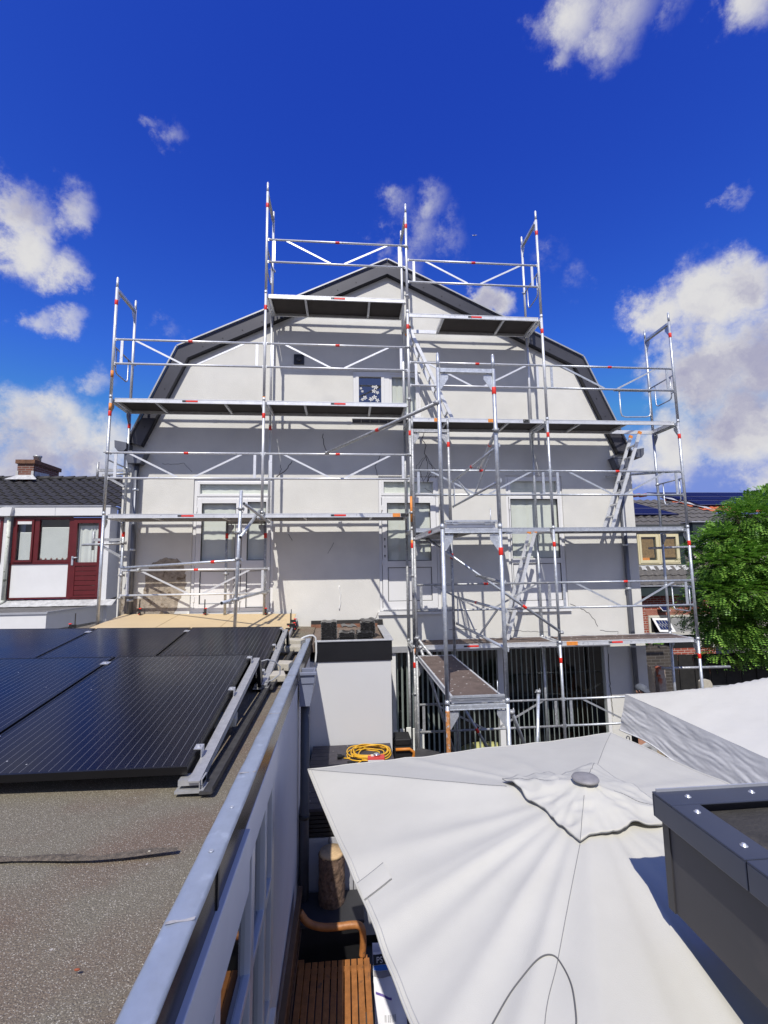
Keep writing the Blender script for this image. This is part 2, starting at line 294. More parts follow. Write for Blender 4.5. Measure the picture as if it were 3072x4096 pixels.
# ------------------------------------------------------------------ mesh builder
class MB:
    def __init__(s): s.v = []; s.f = []; s.m = []; s.s = []
    def face(s, idx, mi=0, sm=False): s.f.append(tuple(idx)); s.m.append(mi); s.s.append(sm)
    def quad(s, a, b, c, d, mi=0):
        k = len(s.v); s.v += [Vector(a), Vector(b), Vector(c), Vector(d)]; s.face((k, k + 1, k + 2, k + 3), mi); return s
    def obox(s, c, ax, ay, az, mi=0):
        c = Vector(c); ax = Vector(ax); ay = Vector(ay); az = Vector(az); k = len(s.v)
        for dx, dy, dz in ((-1, -1, -1), (1, -1, -1), (1, 1, -1), (-1, 1, -1), (-1, -1, 1), (1, -1, 1), (1, 1, 1), (-1, 1, 1)):
            s.v.append(c + ax * dx + ay * dy + az * dz)
        flip = ax.cross(ay).dot(az) < 0
        for q in ((0, 3, 2, 1), (4, 5, 6, 7), (0, 1, 5, 4), (1, 2, 6, 5), (2, 3, 7, 6), (3, 0, 4, 7)):
            q = tuple(k + i for i in q)
            s.face(q[::-1] if flip else q, mi)
        return s
    def box(s, x0, x1, y0, y1, z0, z1, mi=0):
        return s.obox(((x0 + x1) / 2, (y0 + y1) / 2, (z0 + z1) / 2), (abs(x1 - x0) / 2, 0, 0), (0, abs(y1 - y0) / 2, 0), (0, 0, abs(z1 - z0) / 2), mi)
    def bar(s, p, q, w, h, up=(0, 0, 1), mi=0):
        p = Vector(p); q = Vector(q); d = (q - p); L = d.length; d.normalize()
        up = Vector(up); side = d.cross(up)
        if side.length < 1e-4: side = d.cross(Vector((1, 0, 0)))
        side.normalize(); up = side.cross(d)
        return s.obox((p + q) / 2, d * (L / 2), side * (w / 2), up * (h / 2), mi)
    def tube(s, p, q, r, n=10, mi=0, r2=None, cap=True):
        return s.path([p, q], r, n, mi, r2=r2, cap=cap)
    def path(s, pts, r, n=8, mi=0, r2=None, cap=True, closed=False):
        pts = [Vector(p) for p in pts]; k0 = len(s.v); N = len(pts); up = None
        for i, p in enumerate(pts):
            if closed: d = pts[(i + 1) % N] - pts[i - 1]
            else: d = pts[min(i + 1, N - 1)] - pts[max(i - 1, 0)]
            d.normalize()
            if up is None:
                up = Vector((0, 0, 1)) if abs(d.z) < .9 else Vector((1, 0, 0))
            a = d.cross(up)
            if a.length < 1e-5: a = d.cross(Vector((0, 1, 0)))
            a.normalize(); b = a.cross(d); up = b
            R = r if r2 is None else r + (r2 - r) * i / max(1, N - 1)
            for j in range(n):
                t = 2 * math.pi * j / n
                s.v.append(p + a * (R * math.cos(t)) + b * (R * math.sin(t)))
        for i in range(N if closed else N - 1):
            for j in range(n):
                a0 = k0 + i * n + j; a1 = k0 + i * n + (j + 1) % n; i2 = (i + 1) % N
                s.face((a0, a1, k0 + i2 * n + (j + 1) % n, k0 + i2 * n + j), mi, True)
        if cap and not closed:
            s.face([k0 + j for j in range(n)][::-1], mi); s.face([k0 + (N - 1) * n + j for j in range(n)], mi)
        return s
    def prism(s, poly, ext, mi=0):
        poly = [Vector(p) for p in poly]; ext = Vector(ext); k = len(s.v); n = len(poly)
        s.v += poly + [p + ext for p in poly]
        nrm = Vector((0, 0, 0))
        for i in range(n): nrm += poly[i].cross(poly[(i + 1) % n])
        fl = nrm.dot(ext) > 0
        a = list(range(k, k + n)); b = list(range(k + n, k + 2 * n))
        s.face(a[::-1] if fl else a, mi); s.face(b if fl else b[::-1], mi)
        for i in range(n):
            q = (a[i], a[(i + 1) % n], b[(i + 1) % n], b[i]); s.face(q if fl else q[::-1], mi)
        return s
    def grid(s, fn, nu, nv, mi=0, sm=True):
        k = len(s.v)
        for i in range(nu + 1):
            for j in range(nv + 1): s.v.append(Vector(fn(i / nu, j / nv)))
        for i in range(nu):
            for j in range(nv):
                a = k + i * (nv + 1) + j; s.face((a, a + nv + 1, a + nv + 2, a + 1), mi, sm)
        return s
    def lathe(s, c, prof, n=20, mi=0, axis=(0, 0, 1)):
        c = Vector(c); az = Vector(axis).normalized(); ax = az.orthogonal().normalized(); ay = az.cross(ax); k = len(s.v)
        for (r, h) in prof:
            for j in range(n):
                t = 2 * math.pi * j / n; s.v.append(c + az * h + ax * (r * math.cos(t)) + ay * (r * math.sin(t)))
        for i in range(len(prof) - 1):
            for j in range(n):
                s.face((k + i * n + j, k + i * n + (j + 1) % n, k + (i + 1) * n + (j + 1) % n, k + (i + 1) * n + j), mi, True)
        s.face([k + j for j in range(n)][::-1], mi); s.face([k + (len(prof) - 1) * n + j for j in range(n)], mi)
        return s
    def blob(s, c, r, mi=0, nu=10, nv=7):
        c = Vector(c); r = Vector(r) if hasattr(r, '__len__') else Vector((r, r, r)); k = len(s.v)
        for i in range(nv + 1):
            a = math.pi * i / nv
            for j in range(nu):
                b = 2 * math.pi * j / nu; s.v.append(c + Vector((r.x * math.sin(a) * math.cos(b), r.y * math.sin(a) * math.sin(b), r.z * math.cos(a))))
        for i in range(nv):
            for j in range(nu): s.face((k + i * nu + j, k + (i + 1) * nu + j, k + (i + 1) * nu + (j + 1) % nu, k + i * nu + (j + 1) % nu), mi, True)
        return s

def base_of(o):
    p = Vector((0, 0, 0))
    while o: p += o.location; o = o.parent
    return p
def build(name, mb, mats, parent=None, at=None, bevel=0):
    """link mb as one mesh object; world coordinates are kept under the parent's base"""
    org = base_of(parent) if parent else (Vector(at) if at is not None else Vector((0, 0, 0)))
    me = bpy.data.meshes.new(name)
    me.from_pydata([tuple(v - org) for v in mb.v], [], mb.f)
    mats = mats if isinstance(mats, (list, tuple)) else [mats]
    for m in mats: me.materials.append(m)
    me.polygons.foreach_set('material_index', mb.m); me.polygons.foreach_set('use_smooth', mb.s); me.update()
    o = bpy.data.objects.new(name, me); COL.objects.link(o)
    if parent: o.parent = parent
    else: o.location = org
    if bevel:
        md = o.modifiers.new('edge', 'BEVEL'); md.width = bevel; md.segments = 2; md.limit_method = 'ANGLE'; md.angle_limit = R_(40)
    return o
def tag(o, label, cat, group=None):
    o['label'] = label; o['category'] = cat; o['kind'] = 'thing'
    if group: o['group'] = group
    return o
def thing(name, label, cat, loc, group=None):
    o = bpy.data.objects.new(name, None); o.empty_display_size = .2; COL.objects.link(o); o.location = loc
    return tag(o, label, cat, group)
def struct(o): o['kind'] = 'structure'; return o
def copy_tree(o, parent=None):
    c = o.copy(); COL.objects.link(c)
    if parent: c.parent = parent
    for ch in list(o.children): copy_tree(ch, c)
    return c

# ------------------------------------------------------------------ ground
GZ = -3.78
g = struct(build('ground', MB().quad((-400, -400, GZ - .01), (400, -400, GZ - .01), (400, 600, GZ - .01), (-400, 600, GZ - .01)), earth))
g2 = struct(build('patio_paving', MB().quad((-.55, -9.5, GZ - .004), (5.9, -9.5, GZ - .004), (5.9, .86, GZ - .004), (-.55, .86, GZ - .004)), paving))

# ------------------------------------------------------------------ the white house under scaffolding
WY = .86
def ring(mb, x0, x1, z0, z1, w, y0, y1, wb=None, wt=None, mi=0):
    wb = wb or w; wt = wt or w
    mb.box(x0, x0 + w, y0, y1, z0, z1, mi); mb.box(x1 - w, x1, y0, y1, z0, z1, mi)
    mb.box(x0 + w, x1 - w, y0, y1, z0, z0 + wb, mi); mb.box(x0 + w, x1 - w, y0, y1, z1 - wt, z1, mi)
    return mb
def wall_sheet(poly, holes, y, depth):
    bm = bmesh.new()
    def loop(pts):
        vs = [bm.verts.new((p[0], y, p[1])) for p in pts]
        return [bm.edges.new((vs[i], vs[(i + 1) % len(vs)])) for i in range(len(vs))]
    ed = loop(poly)
    for (x0, x1, z0, z1) in holes: ed += loop([(x0, z0), (x1, z0), (x1, z1), (x0, z1)])
    bmesh.ops.triangle_fill(bm, use_beauty=True, use_dissolve=False, edges=ed)
    bm.verts.ensure_lookup_table(); bm.verts.index_update()
    mb = MB(); mb.v = [v.co.copy() for v in bm.verts]
    for f in bm.faces:
        ids = [v.index for v in f.verts]
        if f.normal.y > 0: ids = ids[::-1]
        c = f.calc_center_median()
        if any(x0 < c.x < x1 and z0 < c.z < z1 for (x0, x1, z0, z1) in holes): continue
        mb.face(ids)
    bm.free()
    for (x0, x1, z0, z1) in holes:
        mb.quad((x0, y, z0), (x0, y + depth, z0), (x0, y + depth, z1), (x0, y, z1)); mb.quad((x1, y, z0), (x1, y, z1), (x1, y + depth, z1), (x1, y + depth, z0))
        mb.quad((x0, y, z1), (x0, y + depth, z1), (x1, y + depth, z1), (x1, y, z1)); mb.quad((x0, y, z0), (x1, y, z0), (x1, y + depth, z0), (x0, y + depth, z0))
    return mb
house = thing('gabled_house', 'white rendered house end with a gambrel gable and cracked wall behind the scaffold', 'house', (.88, .86, GZ))
HB = 9.0
poly = [(-4.06, GZ), (5.86, GZ), (5.83, 2.2), (4.78, 4.02), (.88, 5.92), (-3.03, 4.0), (-4.09, 2.2)]
holes = [(-2.81, -1.33, -.81, 1.68), (.655, 1.835, -.85, 1.735), (3.185, 4.345, -.85, 1.755), (.175, 1.53, 2.93, 3.865), (.87, 5.07, -3.74, -1.55)]
wl_ = wall_sheet(poly, holes, WY, .10)
n_ = len(poly)
for i in (1, 6): 
    a = poly[i]; b_ = poly[(i + 1) % n_]
    wl_.quad((a[0], WY, a[1]), (a[0], HB, a[1]), (b_[0], HB, b_[1]), (b_[0], WY, b_[1]))
build('wall', wl_, render_white, house)
# roof skin in four slopes with dark tiles
rf = MB(); RO = [(-4.02, 2.33), (-3.16, 4.20), (.88, 6.17), (4.89, 4.22), (5.80, 2.25)]
for i in range(4):
    a, b_ = RO[i], RO[i + 1]; d = Vector((b_[0] - a[0], 0, b_[1] - a[1])).normalized(); nrm = Vector((-d.z, 0, d.x)) * .03
    rf.prism([(a[0], .80, a[1]), (b_[0], .80, b_[1]), (b_[0], HB + .2, b_[1]), (a[0], HB + .2, a[1])], -nrm * 2)
build('roof', rf, tile_grey, house)
# bargeboards and aluminium verge trim, mitred at the knuckles
OUT = [(-3.975, 2.346), (-3.166, 4.207), (.878, 6.182), (4.895, 4.223), (5.771, 2.228)]
INN = [(-3.757, 2.272), (-2.984, 4.003), (.879, 5.898), (4.738, 4.040), (5.54, 2.20)]
for i in range(4):
    o0, o1, i0, i1 = OUT[i], OUT[i + 1], INN[i], INN[i + 1]
    g_ = .004
    bb = MB().prism([(o0[0], .755, o0[1]), (o1[0], .755, o1[1]), (i1[0], .755, i1[1]), (i0[0], .755, i0[1])], (0, .035, 0))
    b_o = build('bargeboard', bb, anthracite, house)
    sf = MB().prism([(i0[0], .765, i0[1]), (i1[0], .765, i1[1]), (i1[0] * .997 + .88 * .003, .765, i1[1] - .012), (i0[0] * .997 + .88 * .003, .765, i0[1] - .012)], (0, .092, 0))
    build('soffit', sf, anthra_dark, b_o)
    d = Vector((o1[0] - o0[0], 0, o1[1] - o0[1])).normalized(); up = Vector((-d.z, 0, d.x))
    a = Vector((o0[0], .74, o0[1])) + up * .02; b_ = Vector((o1[0], .74, o1[1])) + up * .02
    build('verge_trim', MB().bar(a, b_, .05, .026, up), M('verge_grey', (.42, .43, .45), .45, metal=.4), b_o)
    sc = MB()
    L = (Vector((o1[0], 0, o1[1])) - Vector((o0[0], 0, o0[1]))).length
    for k in range(1, int(L / .42)):
        f = k * .42 / L; px = (o0[0] + i0[0]) / 2 * (1 - f) + (o1[0] + i1[0]) / 2 * f; pz = (o0[1] + i0[1]) / 2 * (1 - f) + (o1[1] + i1[1]) / 2 * f
        sc.lathe((px, .755, pz - .05), [(.012, -.002), (.012, .006)], 8, axis=(0, -1, 0))
    build('screw_heads', sc, anthra_dark, b_o)

def leaf(parent, x0, x1, z0, z1, panes, panels, w=.075, y=.905, curtain=curtain_m, name='door_leaf'):
    pass
def door(name, x0, x1, z0, z1, transom, leaves, label=None):
    """leaves: (x0,x1,(glass z0,z1),(panel z0,z1),(glass x0,x1))"""
    fr = ring(MB(), x0, x1, z0, z1, .055, WY + .03, WY + .10)
    tz0, tz1 = transom
    fr.box(x0 + .055, x1 - .055, WY + .031, WY + .099, tz0 - .07, tz0 - .03)
    d = build(name, fr, upvc, house, bevel=.004)
    tr = ring(MB(), x0 + .055, x1 - .055, tz0 - .03, z1 - .055, .05, WY + .018, WY + .085)
    t = build('transom_frame', tr, upvc, d, bevel=.004)
    build('pane', MB().quad((x0 + .105, WY + .06, tz0 + .02), (x1 - .105, WY + .06, tz0 + .02), (x1 - .105, WY + .06, z1 - .105), (x0 + .105, WY + .06, z1 - .105)), pane_glass, d)
    for (a, b_, gz, pz, gx) in leaves:
        lf = MB(); gx0, gx1 = gx; top = tz0 - .075
        y0, y1 = WY + .012, WY + .085
        lf.box(a, gx0, y0, y1, z0 + .03, top); lf.box(gx1, b_, y0, y1, z0 + .03, top)
        lf.box(gx0, gx1, y0, y1, gz[1], top); lf.box(gx0, gx1, y0, y1, pz[1], gz[0]); lf.box(gx0, gx1, y0, y1, z0 + .03, pz[0])
        for hz in (z0 + .25, gz[0] - .02, top - .2):
            lf.box(a - .012, a + .014, y0 - .014, y0, hz - .05, hz + .05)
        build('door_leaf', lf, upvc, d, bevel=.004)
        build('pane', MB().quad((gx0, WY + .05, gz[0]), (gx1, WY + .05, gz[0]), (gx1, WY + .05, gz[1]), (gx0, WY + .05, gz[1])), pane_glass, d)
        gk = ring(MB(), gx0, gx1, gz[0], gz[1], .010, WY + .02, WY + .05); ring(gk, gx0, gx1, pz[0], pz[1], .010, WY + .02, WY + .05)
        build('gasket', gk, black_rub, d)
        build('door_panel', MB().box(gx0 + .01, gx1 - .01, WY + .035, WY + .055, pz[0] + .01, pz[1] - .01), upvc, d)
    def drape(u, v):
        x = x0 + .06 + (x1 - x0 - .12) * u; return (x, WY + .095 + .003 * math.sin(x * 30), z0 + .05 + (z1 - z0 - .1) * v)
    build('curtain', MB().grid(drape, 60, 2), curtain_m, d)
    build('sill', MB().box(x0 - .03, x1 + .03, WY - .05, WY + .09, z0 - .06, z0), white_paint, d)
    return d
d1 = door('balcony_door', -2.81, -1.33, -.81, 1.68, (1.37, 1.62), [(-2.745, -1.93, (.12, 1.21), (-.65, -.05), (-2.655, -2.03)), (-1.915, -1.39, (.14, 1.235), (-.725, -.05), (-1.82, -1.475))])
d2 = door('balcony_door', .655, 1.835, -.85, 1.735, (1.39, 1.635), [(.72, 1.77, (.093, 1.212), (-.665, -.028), (.817, 1.664))])
d3 = door('balcony_door', 3.185, 4.345, -.85, 1.755, (1.40, 1.637), [(3.25, 4.28, (.115, 1.289), (-.705, .015), (3.272, 4.243))])
for (d, x, z) in ((d1, -1.975, .30), (d2, .765, .30)):
    kh = MB()
    for dz in (.22, .08, -.10): kh.lathe((x, WY + .012, z + dz), [(.014, -.002), (.014, .004)], 8, axis=(0, -1, 0)); kh.box(x - .008, x + .008, WY + .008, WY + .013, z + dz - .035, z + dz)
    build('lock_holes', kh, black_rub, d)
# attic window
aw = build('attic_window', ring(MB(), .175, 1.53, 2.93, 3.865, .05, WY + .02, WY + .10).box(.80, .90, WY + .021, WY + .099, 2.98, 3.815), upvc, house, bevel=.004)
build('sash', ring(MB(), .225, .80, 2.98, 3.815, .065, WY + .008, WY + .075), upvc, aw, bevel=.004)
build('sash', ring(MB(), .90, 1.48, 2.98, 3.815, .05, WY + .03, WY + .08), upvc, aw, bevel=.004)
build('pane', MB().quad((.29, WY + .05, 3.045), (.735, WY + .05, 3.045), (.735, WY + .05, 3.75), (.29, WY + .05, 3.75)), pane_mirror, aw)
build('pane', MB().quad((.95, WY + .06, 3.03), (1.43, WY + .06, 3.03), (1.43, WY + .06, 3.765), (.95, WY + .06, 3.765)), pane_glass, aw)
build('curtain', MB().grid(lambda u, v: (.90 + .6 * u, WY + .11 + .004 * math.sin(u * 30), 2.95 + .85 * v), 40, 1), curtain_m, aw)
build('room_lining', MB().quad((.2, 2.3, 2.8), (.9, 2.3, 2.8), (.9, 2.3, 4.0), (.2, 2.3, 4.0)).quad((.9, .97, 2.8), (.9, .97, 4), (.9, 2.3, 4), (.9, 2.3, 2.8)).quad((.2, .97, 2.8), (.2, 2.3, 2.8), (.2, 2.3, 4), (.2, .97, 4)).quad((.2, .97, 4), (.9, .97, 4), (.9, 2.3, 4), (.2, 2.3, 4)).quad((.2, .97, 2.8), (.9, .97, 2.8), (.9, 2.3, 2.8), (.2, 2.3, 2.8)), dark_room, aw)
fl = MB()
for (x, z, s_) in ((.36, 3.29, .035), (.41, 3.33, .05), (.53, 3.30, .05), (.60, 3.34, .055), (.66, 3.28, .045), (.36, 3.46, .03), (.59, 3.47, .05), (.66, 3.44, .04), (.63, 3.55, .05), (.33, 3.52, .03), (.57, 3.56, .03)):
    for k in range(5):
        a = 2 * math.pi * k / 5 + x * 30; p = Vector((x, WY + .043, z)); d = Vector((math.cos(a), 0, math.sin(a))); e = Vector((-d.z, 0, d.x))
        fl.quad(p, p + d * s_ * .6 + e * s_ * .28, p + d * s_, p + d * s_ * .6 - e * s_ * .28)
build('flower_decals', fl, white_paint, aw)
build('sill', MB().box(.15, 1.56, WY - .03, WY + .06, 2.875, 2.93), white_paint, aw)
sb = MB()
for k in range(8): sb.box(.16 + k * .175, .16 + k * .175 + .165, WY - .025, WY + .01, 2.80, 2.868)
build('sill_bricks', sb, M('dark_sill_brick', (.07, .065, .065), .8, var=.3), aw)
vent = build('wall_vent', ring(MB(), -.985, -.785, 3.965, 4.17, .03, WY - .02, WY + .004).box(-.955, -.815, WY - .01, WY + .003, 3.995, 4.14), black_trim, house)
build('flap', MB().lathe((-.885, WY - .012, 4.065), [(.055, 0), (.05, .012), (.02, .016)], 20, axis=(0, -1, 0)), M('vent_grey', (.04, .04, .045), .4), vent)
# ground floor glazing
gd = build('sliding_door', ring(MB(), .87, 5.07, -3.74, -1.55, .07, WY + .01, WY + .12, wt=.05).box(2.88, 2.985, WY + .005, WY + .118, -3.67, -1.60), upvc, house, bevel=.004)
build('head_flashing', MB().box(.62, 3.0, WY - .04, WY + .005, -1.60, -1.49).box(3.0, 5.12, WY - .025, WY + .004, -1.585, -1.53), trim_alu, gd)
for (a, b_) in ((.94, 2.88), (2.985, 5.0)):
    build('pane', MB().quad((a, WY + .06, -3.67), (b_, WY + .06, -3.67), (b_, WY + .06, -1.6), (a, WY + .06, -1.6)), pane_glass, gd)
    sl = MB(); x = a + .04
    while x < b_ - .02:
        th = R_(52); w2 = .036
        def strip(u, v, x=x, th=th): return (x + (u - .5) * 2 * w2 * math.cos(th), WY + .20 + (u - .5) * 2 * w2 * math.sin(th), -3.64 + 2.02 * v)
        sl.grid(strip, 1, 1, 0, False); x += .098
    build('vertical_blind', sl, M('blind_fabric', (.55, .60, .57), .8, var=.05), gd)
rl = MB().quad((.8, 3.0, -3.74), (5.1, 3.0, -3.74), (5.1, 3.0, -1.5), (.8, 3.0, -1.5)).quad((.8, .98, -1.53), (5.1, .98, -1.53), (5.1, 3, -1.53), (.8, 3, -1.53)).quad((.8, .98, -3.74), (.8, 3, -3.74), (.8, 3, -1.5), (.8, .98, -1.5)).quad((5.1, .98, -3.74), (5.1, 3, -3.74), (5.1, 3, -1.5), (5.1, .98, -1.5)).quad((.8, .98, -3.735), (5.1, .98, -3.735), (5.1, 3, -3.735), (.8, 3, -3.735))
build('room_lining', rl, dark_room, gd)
# exposed cement, patched render, cracks
def blotch(cx, cz, pts, y, seed):
    rq = random.Random(seed); out = []
    n = len(pts)
    for i in range(n):
        a, b_ = pts[i], pts[(i + 1) % n]
        for k in range(6):
            f = k / 6; out.append((a[0] + (b_[0] - a[0]) * f + rq.uniform(-.018, .018), y, a[1] + (b_[1] - a[1]) * f + rq.uniform(-.018, .018)))
    return out
pt = MB().prism(blotch(0, 0, [(-3.62, -.50), (-3.60, -.1), (-3.52, .10), (-3.30, .20), (-3.05, .19), (-2.93, .05), (-2.88, -.2), (-2.90, -.42), (-2.97, -.50)], WY - .005, 4), (0, .003, 0)).prism(blotch(0, 0, [(-4.02, -.45), (-3.78, -.52), (-2.96, -.503), (-3.12, -.95), (-4.02, -.95)], WY - .004, 5), (0, .003, 0))
build('bare_cement_patch', pt, bare_cement, house)
def crack(pts, r=.004, seed=1):
    rq = random.Random(seed); out = []
    for i in range(len(pts) - 1):
        a, b_ = pts[i], pts[i + 1]; n = max(2, int(math.hypot(b_[0] - a[0], b_[1] - a[1]) / .05))
        for k in range(n): f = k / n; out.append((a[0] + (b_[0] - a[0]) * f + rq.uniform(-.012, .012), WY - .002, a[1] + (b_[1] - a[1]) * f + rq.uniform(-.012, .012)))
    out.append((pts[-1][0], WY - .002, pts[-1][1])); return out
cracks = MB()
for i, (p, r) in enumerate([([(-1.30, 1.72), (-1.12, 1.84), (-1.0, 2.02)], .007), ([(-1.28, 1.70), (-1.2, 1.86), (-1.22, 1.95)], .004), ([(-.42, 2.56), (-.40, 2.35), (-.33, 2.2)], .006), ([(.64, 1.75), (.60, 1.95), (.72, 2.2)], .005),
    ([(1.50, 2.95), (1.58, 2.6), (1.52, 2.5), (1.60, 2.36), (1.57, 2.2), (1.62, 2.04)], .007), ([(1.60, 2.15), (1.72, 1.9), (1.60, 1.62), (1.70, 1.75)], .005), ([(1.58, 2.12), (1.46, 1.88), (1.55, 1.6)], .004), ([(1.62, 2.08), (1.64, 1.8), (1.56, 1.66)], .004), ([(1.56, 2.1), (1.40, 1.95), (1.44, 1.75)], .003), ([(1.66, 2.05), (1.80, 1.85), (1.78, 1.7)], .003), ([(1.56, 1.5), (1.75, 1.38), (2.0, 1.35)], .004),
    ([(4.37, -.78), (4.65, -.9), (4.85, -1.08), (4.9, -1.22)], .005), ([(.62, -.87), (.55, -1.0), (.6, -1.1)], .004), ([(4.95, -1.3), (5.3, -1.33), (5.32, -1.45)], .004), ([(3.1, -1.25), (3.5, -1.28), (3.9, -1.3)], .003), ([(1.95, -1.2), (2.5, -1.22)], .004), ([(-1.05, .62), (-.98, .5)], .004), ([(-3.4, 1.95), (-3.0, 1.96), (-2.85, 1.8)], .003), ([(-.2, .45), (-.32, .25)], .003), ([(5.08, -1.75), (5.07, -2.4), (5.09, -2.9)], .007)]):
    build('wall_crack', MB().path(crack(p, r, i), r, 4), crack_dark, house)
build('damp_seam', MB().path(crack([(-.10, -.35), (-.08, -.6), (-.1, -.8)], .01, 9), .012, 5), M('lime_streak', (.8, .8, .78), .9), house)
# eaves: gutters, hopper heads, downpipes
for sgn, gx, px, gz in ((-1, -3.98, -3.82, 2.18), (1, 5.80, 5.545, 2.13)):
    gt = MB()
    prof = [(-.10, .11), (-.10, 0.0), (-.06, -.045), (.05, -.045), (.10, .02), (.11, .15)]
    xo = gx + sgn * .06
    for i in range(len(prof) - 1):
        a, b_ = prof[i], prof[i + 1]
        gt.quad((xo + sgn * a[0], .62, gz + a[1]), (xo + sgn * b_[0], .62, gz + b_[1]), (xo + sgn * b_[0], HB, gz + b_[1]), (xo + sgn * a[0], HB, gz + a[1]))
    gt.prism([(xo + sgn * p[0], .60, gz + p[1]) for p in prof], (0, .022, 0))
    gg = build('gutter', gt, zinc if sgn < 0 else zinc, house)
    hz = gz - .05
    hp = MB(); cx = px
    hp.prism([(cx - .19, .66, hz), (cx + .19, .66, hz), (cx + .17, .66, hz - .06), (cx + .11, .66, hz - .21), (cx - .11, .66, hz - .21), (cx - .17, .66, hz - .06)], (0, .19, 0))
    hp.box(cx - .20, cx + .20, .65, .855, hz, hz + .02)
    build('hopper_head', hp, zinc, house, bevel=.006)
    dp = MB(); zb = -1.0 if sgn < 0 else GZ
    dp.tube((cx, .79, hz - .2), (cx + (0 if sgn < 0 else .02), .79, zb), .045, 16)
    pipe = build('downpipe', dp, zinc, house)
    cl = MB()
    for z in ([1.45, .35, -.55] if sgn < 0 else [1.45, .35, -.5, -1.6]): cl.lathe((cx, .79, z), [(.049, -.02), (.054, -.015), (.054, .015), (.049, .02)], 16); cl.box(cx - .01, cx + .01, .79, .86, z - .01, z + .01)
    build('pipe_clip', cl, galv, pipe)

# ------------------------------------------------------------------ facade scaffold
AX, BX, CX, DX, EX = -3.953, -1.398, 1.165, 3.711, 6.265
RY = .703
PR = .0242
def post_mb(x, y, z0, z1, spig):
    mb = MB().tube((x, y, z0), (x, y, z1), PR, 12)
    if spig:
        mb.tube((x, y, z1), (x, y, z1 + .18), .0195, 12); mb.lathe((x, y, z1 + .17), [(.0195, 0), (.012, .025), (.004, .032)], 12)
    else: mb.tube((x, y, z1 - .005), (x, y, z1 + .05), .027, 12)
    return mb
def gusset_mb(o, d, zt):
    o = Vector(o); d = Vector(d); nrm = d.cross(Vector((0, 0, 1)))
    pts = [(.015, -.075), (.065, -.075), (.065, -.045), (.085, -.045), (.085, -.075), (.125, -.075), (.125, -.13), (.035, -.265), (.015, -.265)]
    return MB().prism([o + d * a + Vector((0, 0, zt + b)) - nrm * .003 for a, b in pts], nrm * .006)
def frame(parent, p0, p1, z0, z1, m, spig=False, feet=(0, 0), bands=(1, 1), gus=True, jack=None, only=None):
    """scaffold frame: two posts, a top transom, gusset plates and red bands"""
    p0 = Vector((p0[0], p0[1], 0)); p1 = Vector((p1[0], p1[1], 0)); d = (p1 - p0).normalized()
    tr = MB().bar(p0 + d * .024 + Vector((0, 0, z1 - .03)), p1 - d * .024 + Vector((0, 0, z1 - .03)), .045, .055)
    sd = d.cross(Vector((0, 0, 1)))
    for s_ in (-1, 1):
        tr.bar(p0 + d * .024 + sd * (.0235 * s_) + Vector((0, 0, z1 - .052)), p1 - d * .024 + sd * (.0235 * s_) + Vector((0, 0, z1 - .052)), .008, .012)
    f = build('frame', tr, m, parent, bevel=.003)
    for i, (p, q, fz) in enumerate(((p0, d, feet[0]), (p1, -d, feet[1]))):
        if only is not None and i != only: continue
        build('post', post_mb(p.x, p.y, z0 + fz, z1, spig), m, f)
        if gus: build('gusset', gusset_mb(p, q, z1), m, f)
        if bands[i]: build('colour_band', MB().lathe((p.x, p.y, z1 - .275), [(.0255, -.045), (.027, -.042), (.027, .042), (.0255, .045)], 12), red_band, f)
        if jack:
            build('base_jack', MB().tube((p.x, p.y, jack + .01), (p.x, p.y, z0 + fz + .05), .019, 10).box(p.x - .075, p.x + .075, p.y - .075, p.y + .075, jack, jack + .008).lathe((p.x, p.y, z0 + fz - .05), [(.03, -.02), (.045, -.01), (.045, .01), (.03, .02)], 10), galv_worn, f)
    return f
def guardrail(parent, x0, x1, z, y=0.0, m=alu, ax='x', band=True, zt=1.03, zm=.595, tape=None):
    """double handrail panel: two tubes, two flat uprights, two braces"""
    if ax == 'x': P = lambda a, zz: Vector((a, y, zz))
    else: P = lambda a, zz: Vector((y, a, zz))
    a0, a1 = x0 + .035, x1 - .035; L = a1 - a0
    mb = MB()
    for zz in (z + zt, z + zm):
        mb.tube(P(a0, zz), P(a1, zz), .0185, 10)
    for a in (a0 + .10, a1 - .10): 
        mb.bar(P(a, z + zm + .015), P(a, z + zt - .015), .045, .012, up=(0, 1, 0) if ax == 'x' else (1, 0, 0))
    mb.bar(P(a0 + .13 * L, z + zt - .015), P(a0 + .45 * L, z + zm + .015), .012, .030, up=(0, 0, 1)); mb.bar(P(a1 - .13 * L, z + zt - .015), P(a1 - .45 * L, z + zm + .015), .012, .030, up=(0, 0, 1))
    for a in (a0, a1):
        for zz in (z + zt, z + zm): mb.bar(P(a - .02 if a == a0 else a + .02, zz), P(a + .012 if a == a0 else a - .012, zz), .012, .05)
    gr = build('guardrail', mb, m, parent)
    if band:
        c = a0 + L * .5; v = (1, 0, 0) if ax == 'x' else (0, 1, 0)
        build('colour_band', MB().lathe(P(c, z + zt), [(.0195, -.038), (.0215, -.035), (.0215, .035), (.0195, .038)], 12, axis=v), red_band, gr)
    return gr
def coupler_mb(mb, p, ax=(0, 0, 1)):
    p = Vector(p); mb.lathe(p, [(.026, -.022), (.036, -.02), (.036, .02), (.026, .022)], 12, axis=ax)
    a = Vector(ax).orthogonal().normalized(); b_ = Vector(ax).cross(a)
    mb.obox(p + a * .042, a * .018, b_ * .012, Vector(ax) * .016); mb.tube(p + a * .05 - Vector(ax) * .03, p + a * .05 + Vector(ax) * .035, .006, 6); mb.tube(p - a * .035 + b_ * .02, p - a * .06 + b_ * .02, .008, 6)
    return mb
